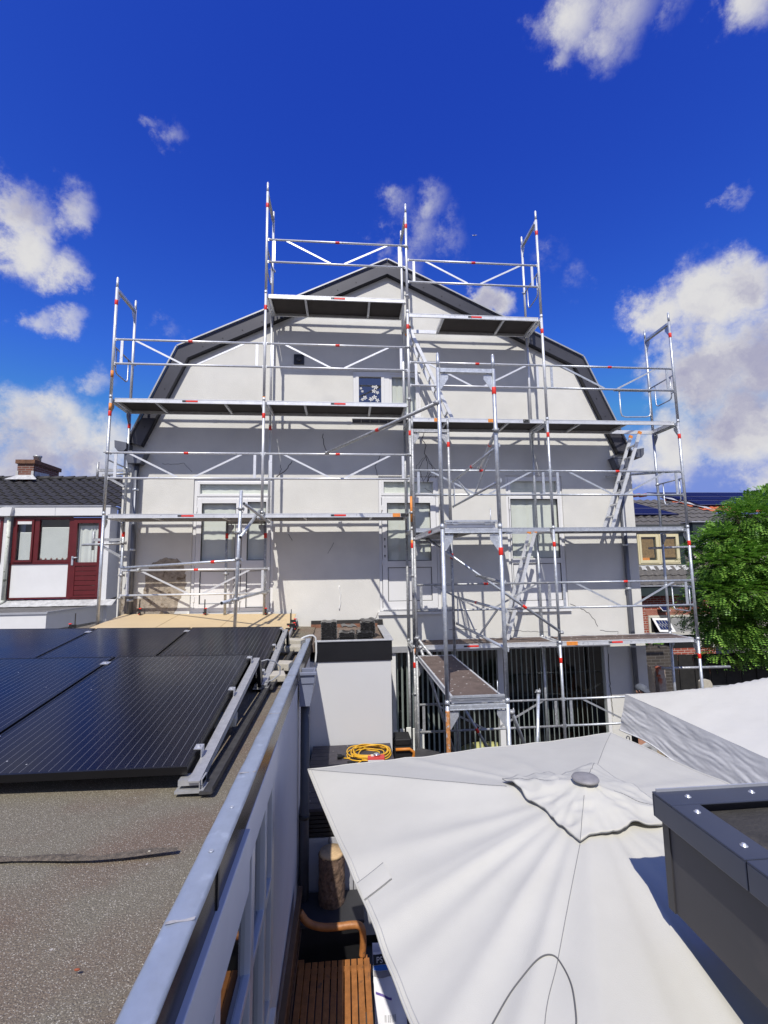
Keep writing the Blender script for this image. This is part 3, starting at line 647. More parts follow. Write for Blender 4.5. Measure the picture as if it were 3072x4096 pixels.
def end_guard(parent, x, z, y0, y1, loop=True):
    mb = MB().tube((x, y0 + .02, z + .93), (x, y1 + .03, z + .93), .014, 8)
    if loop:
        ya, yb = y0 + .10, y1 - .16
        mb.path([(x, ya, z + .93), (x, ya, z + .56), (x, ya + .02, z + .51), (x, ya + .06, z + .49), (x, yb - .06, z + .49), (x, yb - .02, z + .51), (x, yb, z + .56), (x, yb, z + .93)], .012, 8)
        mb.tube((x, y0, z + .60), (x, ya, z + .60), .010, 8)
    coupler_mb(mb, (x, y1, z + .93))
    return build('end_guard', mb, galv, parent)

scaf = thing('facade_scaffold', 'tall silver scaffold of frames and double guardrails standing along the white gable wall', 'scaffold', (1.1, .35, GZ))
SL = [-1.08, .9, 2.9, 4.9, 6.9]; SR = [-3.38, -1.38, .62, 2.62, 4.62, 6.62]
# posts over the flat roof
frame(scaf, (AX, 0), (AX, RY), -.90, .9, galv, bands=(0, 1))
frame(scaf, (AX, 0), (AX, RY), .95, 2.9, galv); frame(scaf, (AX, 0), (AX, RY), 2.95, 4.9, alu, spig=True, bands=(1, 0))
frame(scaf, (BX, 0), (BX, RY), .95, 2.9, alu); frame(scaf, (BX, 0), (BX, RY), 2.95, 4.9, alu, bands=(1, 0)); frame(scaf, (BX, 0), (BX, RY), 4.95, 6.9, alu, spig=True, bands=(1, 0))
frame(scaf, (-2.14, .69), (-1.45, .69), -.95, .86, galv_worn)
# posts on the garden side
for k in range(1, 6):
    frame(scaf, (CX, 0), (CX, RY), SR[k - 1] + (.05 if k > 1 else 0), SR[k], galv_worn if k < 4 else alu, spig=(k == 5), bands=(1, 0), jack=GZ if k == 1 else None, gus=k > 3)
    frame(scaf, (DX, 0), (DX, RY), SR[k - 1] + (.05 if k > 1 else 0), SR[k], galv if k < 4 else alu, spig=(k == 5), bands=(1, 0), jack=GZ if k == 1 else None)
    if k < 5: frame(scaf, (EX, 0), (EX, RY), SR[k - 1] + (.05 if k > 1 else 0), SR[k], galv, spig=(k == 4), bands=(1, 0), jack=GZ if k == 1 else None)
for (a, b_, z, m) in ((AX, BX, SL[1], alu), (AX, BX, SL[2], alu), (BX, CX, SL[1], alu), (BX, CX, SL[2], alu), (BX, CX, SL[3], alu),
                      (CX, DX, SR[4], alu), (CX, DX, SR[3], alu), (CX, DX, SR[2], galv), (CX, DX, SR[1], galv_worn), (DX, EX, SR[3], galv), (DX, EX, SR[2], galv), (DX, EX, SR[1], galv), (CX, DX, SR[0] + .03, galv_worn), (DX, EX, SR[0] + .03, galv)):
    guardrail(scaf, a, b_, z + .02, m=m, band=z > SR[0] + .1)
guardrail(scaf, AX, BX + .05, -1.05, y=.655, m=alu)
end_guard(scaf, AX, SL[2], 0, RY); end_guard(scaf, BX, SL[3], 0, RY); end_guard(scaf, DX, SR[4], 0, RY)
end_guard(scaf, EX, SR[3], 0, RY); end_guard(scaf, EX, SR[2], 0, RY); end_guard(scaf, EX, SR[1], 0, RY); end_guard(scaf, AX, SL[1], 0, RY, False)
# loose U-loop hung from the rail beside the last post
build('hanging_loop', MB().path([(5.16, .02, SR[3] + .59), (5.16, .02, SR[3] + .18), (5.18, .02, SR[3] + .11), (5.25, .02, SR[3] + .09), (5.66, .02, SR[3] + .10), (5.73, .02, SR[3] + .12), (5.75, .02, SR[3] + .2), (5.75, .02, SR[3] + .6)], .012, 8).bar((5.05, .02, SR[3] + .60), (5.80, .02, SR[3] + .60), .02, .02), galv, scaf)
# console brackets reaching out past the outer post
for z in (1.76, .50):
    mb = MB().bar((-4.47, RY - .02, z + .03), (AX, RY - .02, z + .03), .035, .05).tube((-4.45, RY - .02, z - .15), (-4.45, RY - .02, z + .18), .022, 10).bar((-4.36, RY - .02, z - .05), (AX - .02, RY - .02, z - .27), .03, .04)
    mb.tube((-4.62 if z < 1 else -4.3, RY - .05, z - .06), (AX, RY - .05, z - .04), .022, 10); coupler_mb(mb, (AX, RY, z - .03))
    build('console_bracket', mb, galv_worn, scaf)
# raking and tying tubes at the inner corner of the flat roof
for (p, q, r) in (((-1.525, -1.0, 1.14), (-1.575, -1.0, -.93), PR), ((-1.45, -1.15, .925), (-1.34, .38, .80), PR), ((-1.50, -1.10, .44), (-1.43, -.03, .96), PR), ((-1.70, -1.25, -.48), (-1.37, .70, -.41), PR), ((-3.90, .58, .03), (-1.50, -.95, .115), .021)):
    mb = MB().tube(p, q, r, 12); mb.lathe(Vector(p), [(.018, -.001), (.018, .0015)], 12, axis=Vector(p) - Vector(q))
    t = build('tie_tube', mb, galv, scaf)
    hole = MB().lathe(Vector(p), [(.019, -.02), (.019, .003)], 12, axis=(Vector(p) - Vector(q)))
    if q[1] > 0 or p == (-1.50, -1.10, .44): build('tube_mouth', hole, black_rub, t)
build('colour_band', MB().lathe((-2.0, -.63, .097), [(.022, -.04), (.024, -.037), (.024, .037), (.022, .04)], 12, axis=(2.4, -1.53, .085)), red_band, scaf)
cp_ = MB()
for p, ax in (((-1.53, -1.0, .87), (0, 0, 1)), ((-1.55, -1.0, .52), (0, 0, 1)), ((-1.56, -1.0, .13), (0, 0, 1)), ((-1.57, -1.0, -.45), (0, 0, 1)), ((-1.40, .0, .93), (0, 0, 1)), ((-1.41, 0, .82), (0, 0, 1)), ((-1.45, .69, -.03), (0, 0, 1)), ((-1.45, .69, -.46), (0, 0, 1)), ((-2.14, .69, -.1), (0, 0, 1)), ((AX, RY, -.1), (0, 0, 1)), ((AX, RY, -.5), (0, 0, 1)), ((-3.62, .60, -.02), (1, 0, 0)),
              ((CX, 0, 4.95), (0, 0, 1)), ((CX, 0, 2.97), (0, 0, 1)), ((CX, 0, 5.93), (0, 0, 1)), ((CX, 0, 3.95), (0, 0, 1)), ((CX, 0, 1.95), (0, 0, 1)), ((CX, 0, .92), (0, 0, 1)), ((CX, 0, -.17), (0, 0, 1)), ((CX, 0, -2.12), (0, 0, 1)), ((AX, 0, 1.95), (0, 0, 1))):
    coupler_mb(cp_, p, ax)
build('tube_couplers', cp_, galv_worn, scaf)['kind'] = 'stuff'
pm = MB()
for (x, z, h) in ((AX, 3.32, .12), (AX, 2.74, .13), (BX, 2.93, .07), (CX + .004, -1.42, .13), (CX, .98, .45), (CX, .38, .12)): pm.lathe((x, 0, z), [(.0247, -h / 2), (.0252, -h / 2), (.0252, h / 2), (.0247, h / 2)], 12)
build('orange_paint_mark', pm, orange_pt, scaf)

# decks
def deck(label, a0, a1, b0, b1, zt, ax='x', board=None, top=ply_top, m=alu, sticker=None, marks=()):
    """scaffold platform: two side rails, end beams with claws, plywood board and cross bars"""
    if ax == 'x': P = lambda a, b_, z: Vector((a, b_, z))
    else: P = lambda a, b_, z: Vector((b_, a, z))
    def bx(mb, aa, ab, ba, bb, za, zb, mi=0):
        p, q = P(aa, ba, za), P(ab, bb, zb); return mb.box(min(p.x, q.x), max(p.x, q.x), min(p.y, q.y), max(p.y, q.y), za, zb, mi)
    c = P((a0 + a1) / 2, (b0 + b1) / 2, zt - .07)
    t = thing('scaffold_deck', label, 'scaffold deck', c, 'decks laid on the scaffold frames')
    for (ba, bb) in ((b0, b0 + .022), (b1 - .022, b1)):
        mb = bx(MB(), a0, a1, ba, bb, zt - .072, zt); 
        fb = ba - .004 if ba == b0 else bb
        bx(mb, a0, a1, fb, fb + .004, zt - .072, zt - .060); bx(mb, a0, a1, fb, fb + .004, zt - .010, zt - .0005)
        sr = build('side_rail', mb, m, t)
        if ba == b0:
            sx = (a0 + a1) / 2 if sticker is None else sticker
            if sx is not False:
                build('red_sticker', bx(MB(), sx - .06, sx + .14, b0 - .006, b0, zt - .050, zt - .022), red_band, sr); build('black_sticker', bx(MB(), sx - .12, sx - .06, b0 - .006, b0, zt - .050, zt - .022), black_tape, sr)
            for (xa, xb, mt) in marks: build('paint_mark', bx(MB(), xa, xb, b0 - .007, b0, zt - .068, zt - .004), mt, sr)
    for (aa, ab) in ((a0, a0 + .04), (a1 - .04, a1)):
        mb = bx(MB(), aa, ab, b0 + .022, b1 - .022, zt - .066, zt - .004)
        out = a0 - .03 if aa == a0 else a1 + .03
        for ba in (b0 + .07, b1 - .13): bx(mb, min(out, aa), max(out, ab), ba, ba + .06, zt - .030, zt - .003)
        build('end_beam', mb, m, t)
    q0, q1 = board if board else (a0 + .04, a1 - .04)
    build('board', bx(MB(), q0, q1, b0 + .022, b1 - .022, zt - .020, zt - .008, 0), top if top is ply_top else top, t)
    L = a1 - a0
    for f in (.265, .735):
        x = a0 + f * L
        if q0 < x < q1: build('crossbar', bx(MB(), x - .02, x + .02, b0 + .022, b1 - .022, zt - .060, zt - .021), m, t)
    if board:
        for x in board:
            if a0 + .1 < x < a1 - .1: build('crossbar', bx(MB(), x - .02, x + .02, b0 + .022, b1 - .022, zt - .060, zt - .005), m, t)
    return t
ob = [(-.13, .08, orange_pt)]
def A(a, b_): return (a + .035, b_ - .035, .055, .665)
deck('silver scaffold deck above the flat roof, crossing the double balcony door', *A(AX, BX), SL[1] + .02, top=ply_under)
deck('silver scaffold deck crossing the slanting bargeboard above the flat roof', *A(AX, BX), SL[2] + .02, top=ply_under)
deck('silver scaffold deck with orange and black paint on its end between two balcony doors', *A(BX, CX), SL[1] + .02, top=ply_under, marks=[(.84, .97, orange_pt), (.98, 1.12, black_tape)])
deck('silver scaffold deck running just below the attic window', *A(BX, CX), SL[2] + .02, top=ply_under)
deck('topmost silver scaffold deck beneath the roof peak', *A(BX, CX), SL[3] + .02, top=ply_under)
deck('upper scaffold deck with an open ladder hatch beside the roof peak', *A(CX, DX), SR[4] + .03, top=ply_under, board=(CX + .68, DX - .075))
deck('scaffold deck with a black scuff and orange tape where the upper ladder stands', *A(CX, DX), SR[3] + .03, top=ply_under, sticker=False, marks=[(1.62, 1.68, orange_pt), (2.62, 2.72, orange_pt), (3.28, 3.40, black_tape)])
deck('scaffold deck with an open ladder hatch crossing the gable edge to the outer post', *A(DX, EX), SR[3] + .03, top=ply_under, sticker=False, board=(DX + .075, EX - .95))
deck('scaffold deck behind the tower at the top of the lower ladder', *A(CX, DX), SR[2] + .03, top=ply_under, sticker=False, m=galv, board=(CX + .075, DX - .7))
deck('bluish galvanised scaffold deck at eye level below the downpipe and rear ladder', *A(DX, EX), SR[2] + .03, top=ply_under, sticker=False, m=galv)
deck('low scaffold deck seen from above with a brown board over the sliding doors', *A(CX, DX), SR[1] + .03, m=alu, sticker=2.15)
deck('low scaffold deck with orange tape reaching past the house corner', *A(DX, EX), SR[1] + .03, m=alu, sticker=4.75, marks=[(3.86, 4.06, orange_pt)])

# ------------------------------------------------------------------ tower leg of the scaffold, standing forward of the wall
TX0, TX1, TYF, TYR = 1.145, 1.838, -2.57, -.062
tower = thing('scaffold_tower', 'galvanised scaffold tower standing forward of the main scaffold with an orange stained leg', 'scaffold', ((TX0 + TX1) / 2, (TYF + TYR) / 2, GZ))
TZ = [-3.55, -1.56, .43, 2.40]
for k in range(1, 4):
    f = frame(tower, (TX0, TYF), (TX1, TYF), TZ[k - 1] + (.05 if k > 1 else 0), TZ[k], galv, spig=(k == 3), bands=(0, 1 if k > 1 else 0), jack=GZ if k == 1 else None)
    if k == 1: build('orange_paint_mark', MB().lathe((TX0, TYF, -2.55), [(.0245, -1.0), (.0252, -.99), (.0252, .92), (.0245, .93)], 12), M('orange_stain', (.55, .24, .08), .6, var=.5, vscale=30, spots=((.5, .51, .53), 22, .56, .05)), f)
    frame(tower, (TX0 + .05, TYR), (TX1, TYR), TZ[k - 1] + (.05 if k > 1 else 0), TZ[k] + .0, galv_worn, spig=(k == 3), bands=(0, 1), jack=GZ if k == 1 else None)
for z in (TZ[2], TZ[1]): guardrail(tower, TYF, TYR, z + .01, y=TX1 + .045, m=galv, ax='y', zt=1.01, zm=.57)
for z in (TZ[2], TZ[1]): 
    t_ = build('deck_retainer', MB().bar((TX0 + .03, TYF - .01, z + .085), (TX1 - .03, TYF - .01, z + .085), .03, .022).bar((TX0 + .03, TYF - .01, z + .06), (TX1 - .03, TYF - .01, z + .06), .01, .012).tube((TX1 - .1, TYF + .02, z + .02), (TX1 - .1, TYF + .02, z + .24), .005, 6), galv, tower)
for (p, q, m, b_) in (((1.12, TYF, 1.96), (-.30, -.02, 1.97), galv_worn, .45), ((TX1, TYF - .02, 1.62), (2.42, .02, 1.73), galv, .3), ((1.42, -.13, .44), (3.72, -.07, -1.18), galv, .72), ((TX1 + .03, TYF + .04, -.22), (2.30, -.02, -.19), galv_worn, None),
                       ((1.93, -.12, -2.30), (2.45, -.10, -3.2), galv_worn, .45), ((2.52, -1.6, -3.0), (2.78, -1.2, -1.83), galv, None), ((1.98, -2.3, -1.75), (2.66, -1.0, -2.75), galv, .85), ((1.25, -.10, -1.35), (1.85, -.10, -3.3), galv_worn, None), ((1.2, -.1, -1.2), (1.75, -.14, -1.9), galv_worn, None)):
    d = Vector(q) - Vector(p); tb = build('brace_tube', MB().tube(p, q, .0235, 12), m, tower)
    c_ = coupler_mb(MB(), p, (0, 0, 1)); coupler_mb(c_, q, (0, 0, 1)); build('brace_couplers', c_, galv_worn, tb)
    if b_: build('colour_band', MB().lathe(Vector(p) + d * b_, [(.0245, -.04), (.026, -.037), (.026, .037), (.0245, .04)], 12, axis=d), red_band, tb)
deck('scaffold deck of the tower reaching towards the viewer above eye level', TYF + .02, TYR - .03, TX0 + .06, TX1 - .05, TZ[2] + .075, ax='y', top=ply_under, m=alu, sticker=-1.5)
deck('paint splashed brown deck low in the scaffold tower', TYF + .02, TYR - .03, TX0 + .06, TX1 - .05, TZ[1] + .075, ax='y', m=alu, sticker=False)

# ------------------------------------------------------------------ ladders between the decks
def ladder(label, top, bot, y0=.34, y1=.62):
    t = thing('scaffold_ladder', label, 'ladder', bot, 'access ladders in the scaffold')
    a = Vector(bot); b_ = Vector(top); d = (b_ - a); L = d.length; d.normalize()
    for y in (y0, y1):
        p = Vector((a.x, y, a.z)); q = Vector((b_.x, y, b_.z)); rl_ = build('rail', MB().bar(p, q, .025, .06, up=(0, 1, 0) if False else (d.cross(Vector((0, 1, 0))))), alu, t)
        build('foot_cap', MB().bar(q - d * .02, q + d * .035, .032, .066, up=d.cross(Vector((0, 1, 0)))), orange_pt, rl_)
    n = int(L / .28)
    for k in range(1, n + 1):
        p = a + d * (k * L / (n + 1)); build('rung', MB().bar((p.x, y0, p.z), (p.x, y1, p.z), .03, .03), alu, t)
ladder('aluminium ladder rising to the hatch beside the roof peak', (1.24, .48, 4.52), (2.06, .48, 2.66))
ladder('aluminium ladder leaning behind the outer bay below the gable corner', (5.72, .48, 2.50), (5.02, .48, .66))
ladder('aluminium ladder standing on the low brown deck in front of a balcony door', (3.52, .48, .60), (2.90, .48, -1.34))

# ------------------------------------------------------------------ single storey building with the flat roof
def rz(x): return -1.03 + .022 * (-x - .75)
flat = thing('flat_roof_building', 'low white building with a gritty felt flat roof and blue grey parapet cap', 'building', (-2.4, -4, GZ))
RX0 = -4.42
rd = MB().prism([(RX0, -9.5, rz(RX0)), (-.48, -9.5, rz(-.48)), (-.48, -1.15, rz(-.48)), (-.54, .858, rz(-.54) - .06), (RX0, .858, rz(RX0))], (0, 0, -.18))
build('roof_deck', rd, roof_felt, flat)
def lap(u, v):
    x = -.62 - 3.7 * u; y = -5.98 - .16 * u + .015 * math.sin(x * 9) + v * (.035 + .012 * math.sin(x * 23)); return (x, y, rz(x) + .001 + .0035 * math.sin(math.pi * v) * min(1, u * 8))
build('felt_lap', MB().grid(lap, 40, 5), M('felt_lap_dark', (.16, .13, .095), .95, var=.45, vscale=60, bump=1, bscale=220), flat)
for k in range(9):
    x = -.62 - rnd.random() ** 1.4 * 1.0; y = -6.5 + rnd.random() * 2.2; q_ = rnd.uniform(.006, .011)
    o = build('dry_leaf', MB().blob((x, y, rz(x) + .002), (q_, q_ * rnd.uniform(.4, .8), .003), 0, 6, 4), rust if k % 3 else ballast, None, (x, y, rz(x))); tag(o, 'tiny dry leaf crumb lying on the gritty roof felt', 'leaf', 'leaf crumbs on the flat roof')
def cx0(y): return -.511 - .0085 * (y + 6.66)
def cx1(y): return -.427 - .0095 * (y + 6.66)
def cap_prof(y):
    w = .0008 * math.sin(y * 13) + .0006 * math.sin(y * 31 + 1); t = .0018 * noise.noise(Vector((y * 2.1, 3, 0)))
    x0 = cx0(y) + w * .8 + t; x1 = cx1(y) + w * .6; zt = -.997 + .0014 * noise.noise(Vector((y * 6, 0, 0)))
    return [(x0 - .008, -1.04), (x0 - .006, zt - .012), (x0 + .004, zt - .003), (x0 + .03, zt), (x1 - .008, zt + .001), (x1, zt - .004), (x1 + .001, zt - .016)]
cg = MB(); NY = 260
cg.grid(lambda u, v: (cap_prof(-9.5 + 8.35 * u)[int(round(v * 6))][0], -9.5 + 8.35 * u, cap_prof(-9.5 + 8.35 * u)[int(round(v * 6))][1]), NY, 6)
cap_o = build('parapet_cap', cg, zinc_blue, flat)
for y in (-6.38, -5.43, -4.52, -3.4, -2.3):
    j = MB().grid(lambda u, v: (cx0(y) + .003 + (cx1(y) - cx0(y) - .004) * u, y + .012 * u + (v - .5) * (.010 + .003 * math.sin(u * 9)), -.9950 + .001 * math.sin(u * 7)), 10, 1)
    build('cap_joint', j, M('sealant', (.36, .35, .35), .8, var=.3, vscale=40), cap_o)
for y in (-6.05, -5.75, -6.7): build('screw_head', MB().lathe((-.475, y, -.996), [(.010, 0), (.008, .003)], 10), galv, cap_o)
def skew(mb, xa, xb, y0, y1, z0, z1):
    """slab along the slightly turned side wall: xa, xb are offsets from the cap's outer edge"""
    return mb.prism([(cx1(y0) + xa, y0, z0), (cx1(y1) + xa, y1, z0), (cx1(y1) + xb, y1, z0), (cx1(y0) + xb, y0, z0)], (0, 0, z1 - z0))
build('fascia', skew(MB(), -.06, -.004, -9.5, -1.15, -1.145, -1.002), M('brown_grey_metal_strip', (.06, .05, .043), .25, metal=.55, var=.2, vscale=2), flat)
build('fascia_joint', skew(MB(), -.006, .001, -6.12, -6.10, -1.145, -1.012), black_trim, flat)
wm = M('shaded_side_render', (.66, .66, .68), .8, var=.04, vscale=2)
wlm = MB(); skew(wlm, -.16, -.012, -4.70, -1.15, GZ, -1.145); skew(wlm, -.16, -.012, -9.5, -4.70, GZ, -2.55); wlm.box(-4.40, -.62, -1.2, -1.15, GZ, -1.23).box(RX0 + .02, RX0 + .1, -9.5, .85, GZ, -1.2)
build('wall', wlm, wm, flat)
lt = MB(); skew(lt, -.03, .018, -9.5, -5.63, -1.40, -1.145); skew(lt, -.03, .0, -5.63, -4.60, -1.34, -1.145)
build('lintel_box', lt, wm, flat, bevel=.004)
wf = MB()
for (y0, y1) in ((-4.80, -4.70), (-5.06, -5.0), (-5.46, -5.38), (-6.1, -6.02)): skew(wf, -.05, -.002, y0, y1, -2.55, -1.34)
skew(wf, -.05, .0, -8, -4.7, -2.60, -2.52); skew(wf, -.03, .03, -7.5, -4.75, -2.66, -2.60); skew(wf, -.04, -.002, -8, -4.8, -1.9, -1.86)
wf = build('window', wf, upvc, flat, bevel=.004)
build('pane', MB().quad((cx1(-8) - .03, -8, -2.52), (cx1(-4.7) - .03, -4.72, -2.52), (cx1(-4.7) - .03, -4.72, -1.36), (cx1(-8) - .03, -8, -1.36)), pane_glass, wf)
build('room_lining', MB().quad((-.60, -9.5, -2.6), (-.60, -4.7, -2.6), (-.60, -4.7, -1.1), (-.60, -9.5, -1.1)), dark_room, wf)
# hopper and downpipe on the side wall
hy = -2.98; hb = build('hopper_head', MB().prism([(-.455, hy - .07, -1.16), (-.315, hy - .07, -1.16), (-.32, hy - .07, -1.24), (-.35, hy - .07, -1.38), (-.455, hy - .07, -1.38)], (0, .20, 0)).box(-.455, -.305, hy - .08, hy - .065, -1.16, -1.05).box(-.455, -.305, hy + .13, hy + .145, -1.16, -1.05).box(-.32, -.305, hy - .065, hy + .13, -1.16, -1.05).box(-.32, -.285, hy - .09, hy - .06, -1.075, -1.045).box(-.455, -.285, hy - .10, hy - .08, -1.075, -1.045), M('blue_grey_plastic', (.20, .22, .29), .4), flat, bevel=.004)
dpp = build('downpipe', MB().tube((-.405, hy + .03, -1.37), (-.405, hy + .03, GZ + .25), .045, 16).tube((-.405, hy + .03, GZ + .30), (-.405, hy + .03, GZ), .05, 16), M('dark_grey_pipe', (.055, .06, .075), .45, var=.15), flat)
build('pipe_clip', MB().lathe((-.405, hy + .03, -2.45), [(.048, -.02), (.056, -.015), (.056, .015), (.048, .02)], 14).box(-.46, -.35, hy + .02, hy + .04, -2.46, -2.44), black_rub, dpp)

# ------------------------------------------------------------------ solar panels
def build_local(name, mb, mats, parent, bevel=0):
    o = build(name, mb, mats, None, (0, 0, 0), bevel); o.parent = parent; return o
PW, PL, PG = 1.075, 1.76, .02
def row_frame(p0, p1):
    ey = (Vector(p1) - Vector(p0)).normalized(); ex = Vector((1, 0, -.022)); ex = (ex - ey * ex.dot(ey)).normalized(); ez = ex.cross(ey)
    return ex, ey, ez
def panel(label, p0, p1, i):
    ex, ey, ez = row_frame(p0, p1); o = Vector(p0) - ex * (i * (PW + PG) + PW)
    t = thing('photovoltaic_module', label, 'solar panel', (0, 0, 0), 'solar panels on the flat roof')
    t.matrix_world = Matrix(((ex.x, ey.x, ez.x, o.x), (ex.y, ey.y, ez.y, o.y), (ex.z, ey.z, ez.z, o.z), (0, 0, 0, 1)))
    build_local('glass_face', MB().quad((.012, .012, -.0015), (PW - .012, .012, -.0015), (PW - .012, PL - .012, -.0015), (.012, PL - .012, -.0015)), solar_m, t)
    fr = MB()
    fr.box(0, PW, 0, .013, -.036, 0).box(0, PW, PL - .013, PL, -.036, 0).box(0, .013, .013, PL - .013, -.036, 0).box(PW - .013, PW, .013, PL - .013, -.036, 0).box(.013, PW - .013, .013, PL - .013, -.034, -.030)
    build_local('frame', fr, panel_frame, t)
    return t
R1a, R1b = (-.745, -5.49, -.930), (-.800, -3.79, -.738)
R2a, R2b = (-.745, -3.68, -.945), (-.782, -1.95, -.735)
for i, lb in enumerate(['black solar panel lowest beside the parapet, its bottom frame over the felt', 'black solar panel of the front row touching the picture edge', 'front row solar panel farthest from the parapet']):
    if i < 2: panel(lb, R1a, R1b, i)
for i, lb in enumerate(['back row solar panel beside the ballast slabs and board clamps', 'middle solar panel of the back row in front of the tan board', 'back row solar panel at the outer end next to the scaffold leg']):
    panel(lb, R2a, R2b, i)
def mount(label, p0, p1, n):
    ex, ey, ez = row_frame(p0, p1); t = thing('panel_mount', label, 'panel mount', Vector(p0) - Vector((0, 0, .06)), 'aluminium mounts under the panels')
    P = lambda a, b_, c: Vector(p0) + ex * a + ey * b_ + ez * c
    build('inclined_rail', MB().obox(P(.045, PL / 2 - .01, -.045), ex * .027, ey * (PL / 2 + .04), ez * .004).obox(P(.070, PL / 2 - .01, -.062), ex * .002, ey * (PL / 2 + .04), ez * .02), M('mill_aluminium', (.50, .50, .49), .5, metal=.5, var=.12, vscale=25), t)
    foot = P(.10, -.06, 0); foot.z = rz(foot.x) + .006; tip = P(.13, PL + .10, 0); tip.z = rz(tip.x) + .006
    build('base_rail', MB().bar(foot, tip, .055, .012).bar(foot + Vector((.03, 0, .012)), tip + Vector((.03, 0, .012)), .004, .03), M('dark_base_rail', (.07, .068, .066), .55, metal=.3, var=.3, vscale=20), t)
    top = P(0, PL, -.04); bp = MB(); yb = top.y + .10
    for k in range(n):
        a = -k * (PW + PG)
        q0 = P(a + .03, PL, -.04); q1 = P(a - PW, PL, -.04)
        bp.prism([q0, q1, Vector((q1.x, yb, rz(q1.x) + .02)), Vector((q0.x, yb, rz(q0.x) + .02))], (0, .006, 0))
    build('wind_deflector', bp, panel_frame, t)
    sp_ = MB(); q = P(.05, PL, -.05); sp_.prism([(q.x, q.y - .03, q.z), (q.x, q.y + .03, q.z), (q.x + .01, yb + .02, rz(q.x) + .02), (q.x + .01, yb - .10, rz(q.x) + .02)], (.03, 0, 0)); build('side_plate', sp_, panel_frame, t)
    fb = MB(); q = P(.03, -.02, -.05); fb.box(q.x - .06, q.x + .05, q.y - .015, q.y + .06, q.z - .02, q.z + .005).box(q.x - .07, q.x + .06, q.y - .03, q.y + .05, rz(q.x), rz(q.x) + .012).box(q.x + .04, q.x + .05, q.y - .01, q.y + .05, rz(q.x), q.z); build('foot_bracket', fb, M('mill_aluminium', (.5, .5, .49)), t)
    for b_ in (.18, PL * .55, PL - .10):
        c = MB().obox(P(.003, b_, .004), ex * .018, ey * .026, ez * .002).obox(P(.022, b_, -.02), ex * .002, ey * .026, ez * .026).obox(P(.004, b_, .009), ex * .006, ey * .006, ez * .005)
        build('clamp', c, trim_alu, t)
    for k in range(1, n):
        for b_ in (.35, PL - .18): build('clamp', MB().obox(P(-k * PW - (k - .5) * PG, b_, .003), ex * .03, ey * .03, ez * .002).obox(P(-k * PW - (k - .5) * PG, b_, .008), ex * .006, ey * .006, ez * .005), trim_alu, t)
    return t
mount('aluminium mount carrying the front row of solar panels with a bright inclined rail', R1a, R1b, 2)
mount('aluminium mount carrying the back row of solar panels', R2a, R2b, 3)
slabs = [((-.475 - .25, -3.42, 0), .34, .20, .06, 12, 'beige concrete slab lying where the grey cable ends'), ((-.70, -2.95, 0), .30, .17, .07, -8, 'beige concrete slab beside the parapet halfway along the back row'), ((-.845, -4.72, .035), .30, .14, .055, 8, 'concrete slab tilted under the front inclined rail'),
         ((-.70, -1.92, 0), .30, .20, .06, 4, 'concrete slab under the white cable at the end of the parapet'), ((-.72, -1.52, .02), .36, .16, .06, -20, 'tilted concrete slab by the red handled board clamps')]
for (c, w, d, h, a, lb) in slabs:
    a = R_(a); ex = Vector((math.cos(a), math.sin(a), -.03)); ey = Vector((-math.sin(a), math.cos(a), .0)); z = rz(c[0]) + h / 2 + .004 + c[2]
    o = build('ballast_slab', MB().obox((c[0], c[1], z), ex * w / 2, ey * d / 2, (0, 0, h / 2)), ballast, None, (c[0], c[1], z - h / 2), bevel=.006); tag(o, lb, 'concrete slab', 'ballast slabs of the solar mounts')
# cables
q = Vector((-.72, -3.72, -.80))
o = build('grey_cable', MB().path([q, q + Vector((.05, .02, .01)), q + Vector((.11, .07, -.02)), q + Vector((.15, .10, -.07)), q + Vector((.15, .08, -.13)), q + Vector((.09, .05, -.17)), q + Vector((.03, .04, -.185))], .006, 8), grey_cab, None, q); tag(o, 'grey cable looping from the front solar panel down to a slab', 'cable')
q = Vector((-.49, -1.22, -.985))
o = build('white_cable', MB().path([(-.66, -1.42, -1.02), (-.62, -1.34, -.99), (-.56, -1.26, -.965), (-.50, -1.21, -.955), (-.45, -1.19, -.958), (-.415, -1.185, -.99), (-.405, -1.185, -1.06), (-.402, -1.185, -1.20), (-.41, -1.185, -1.30), (-.43, -1.185, -1.36)], .013, 10), white_cab, None, q); tag(o, 'white cable bent over the end of the parapet cap', 'cable')

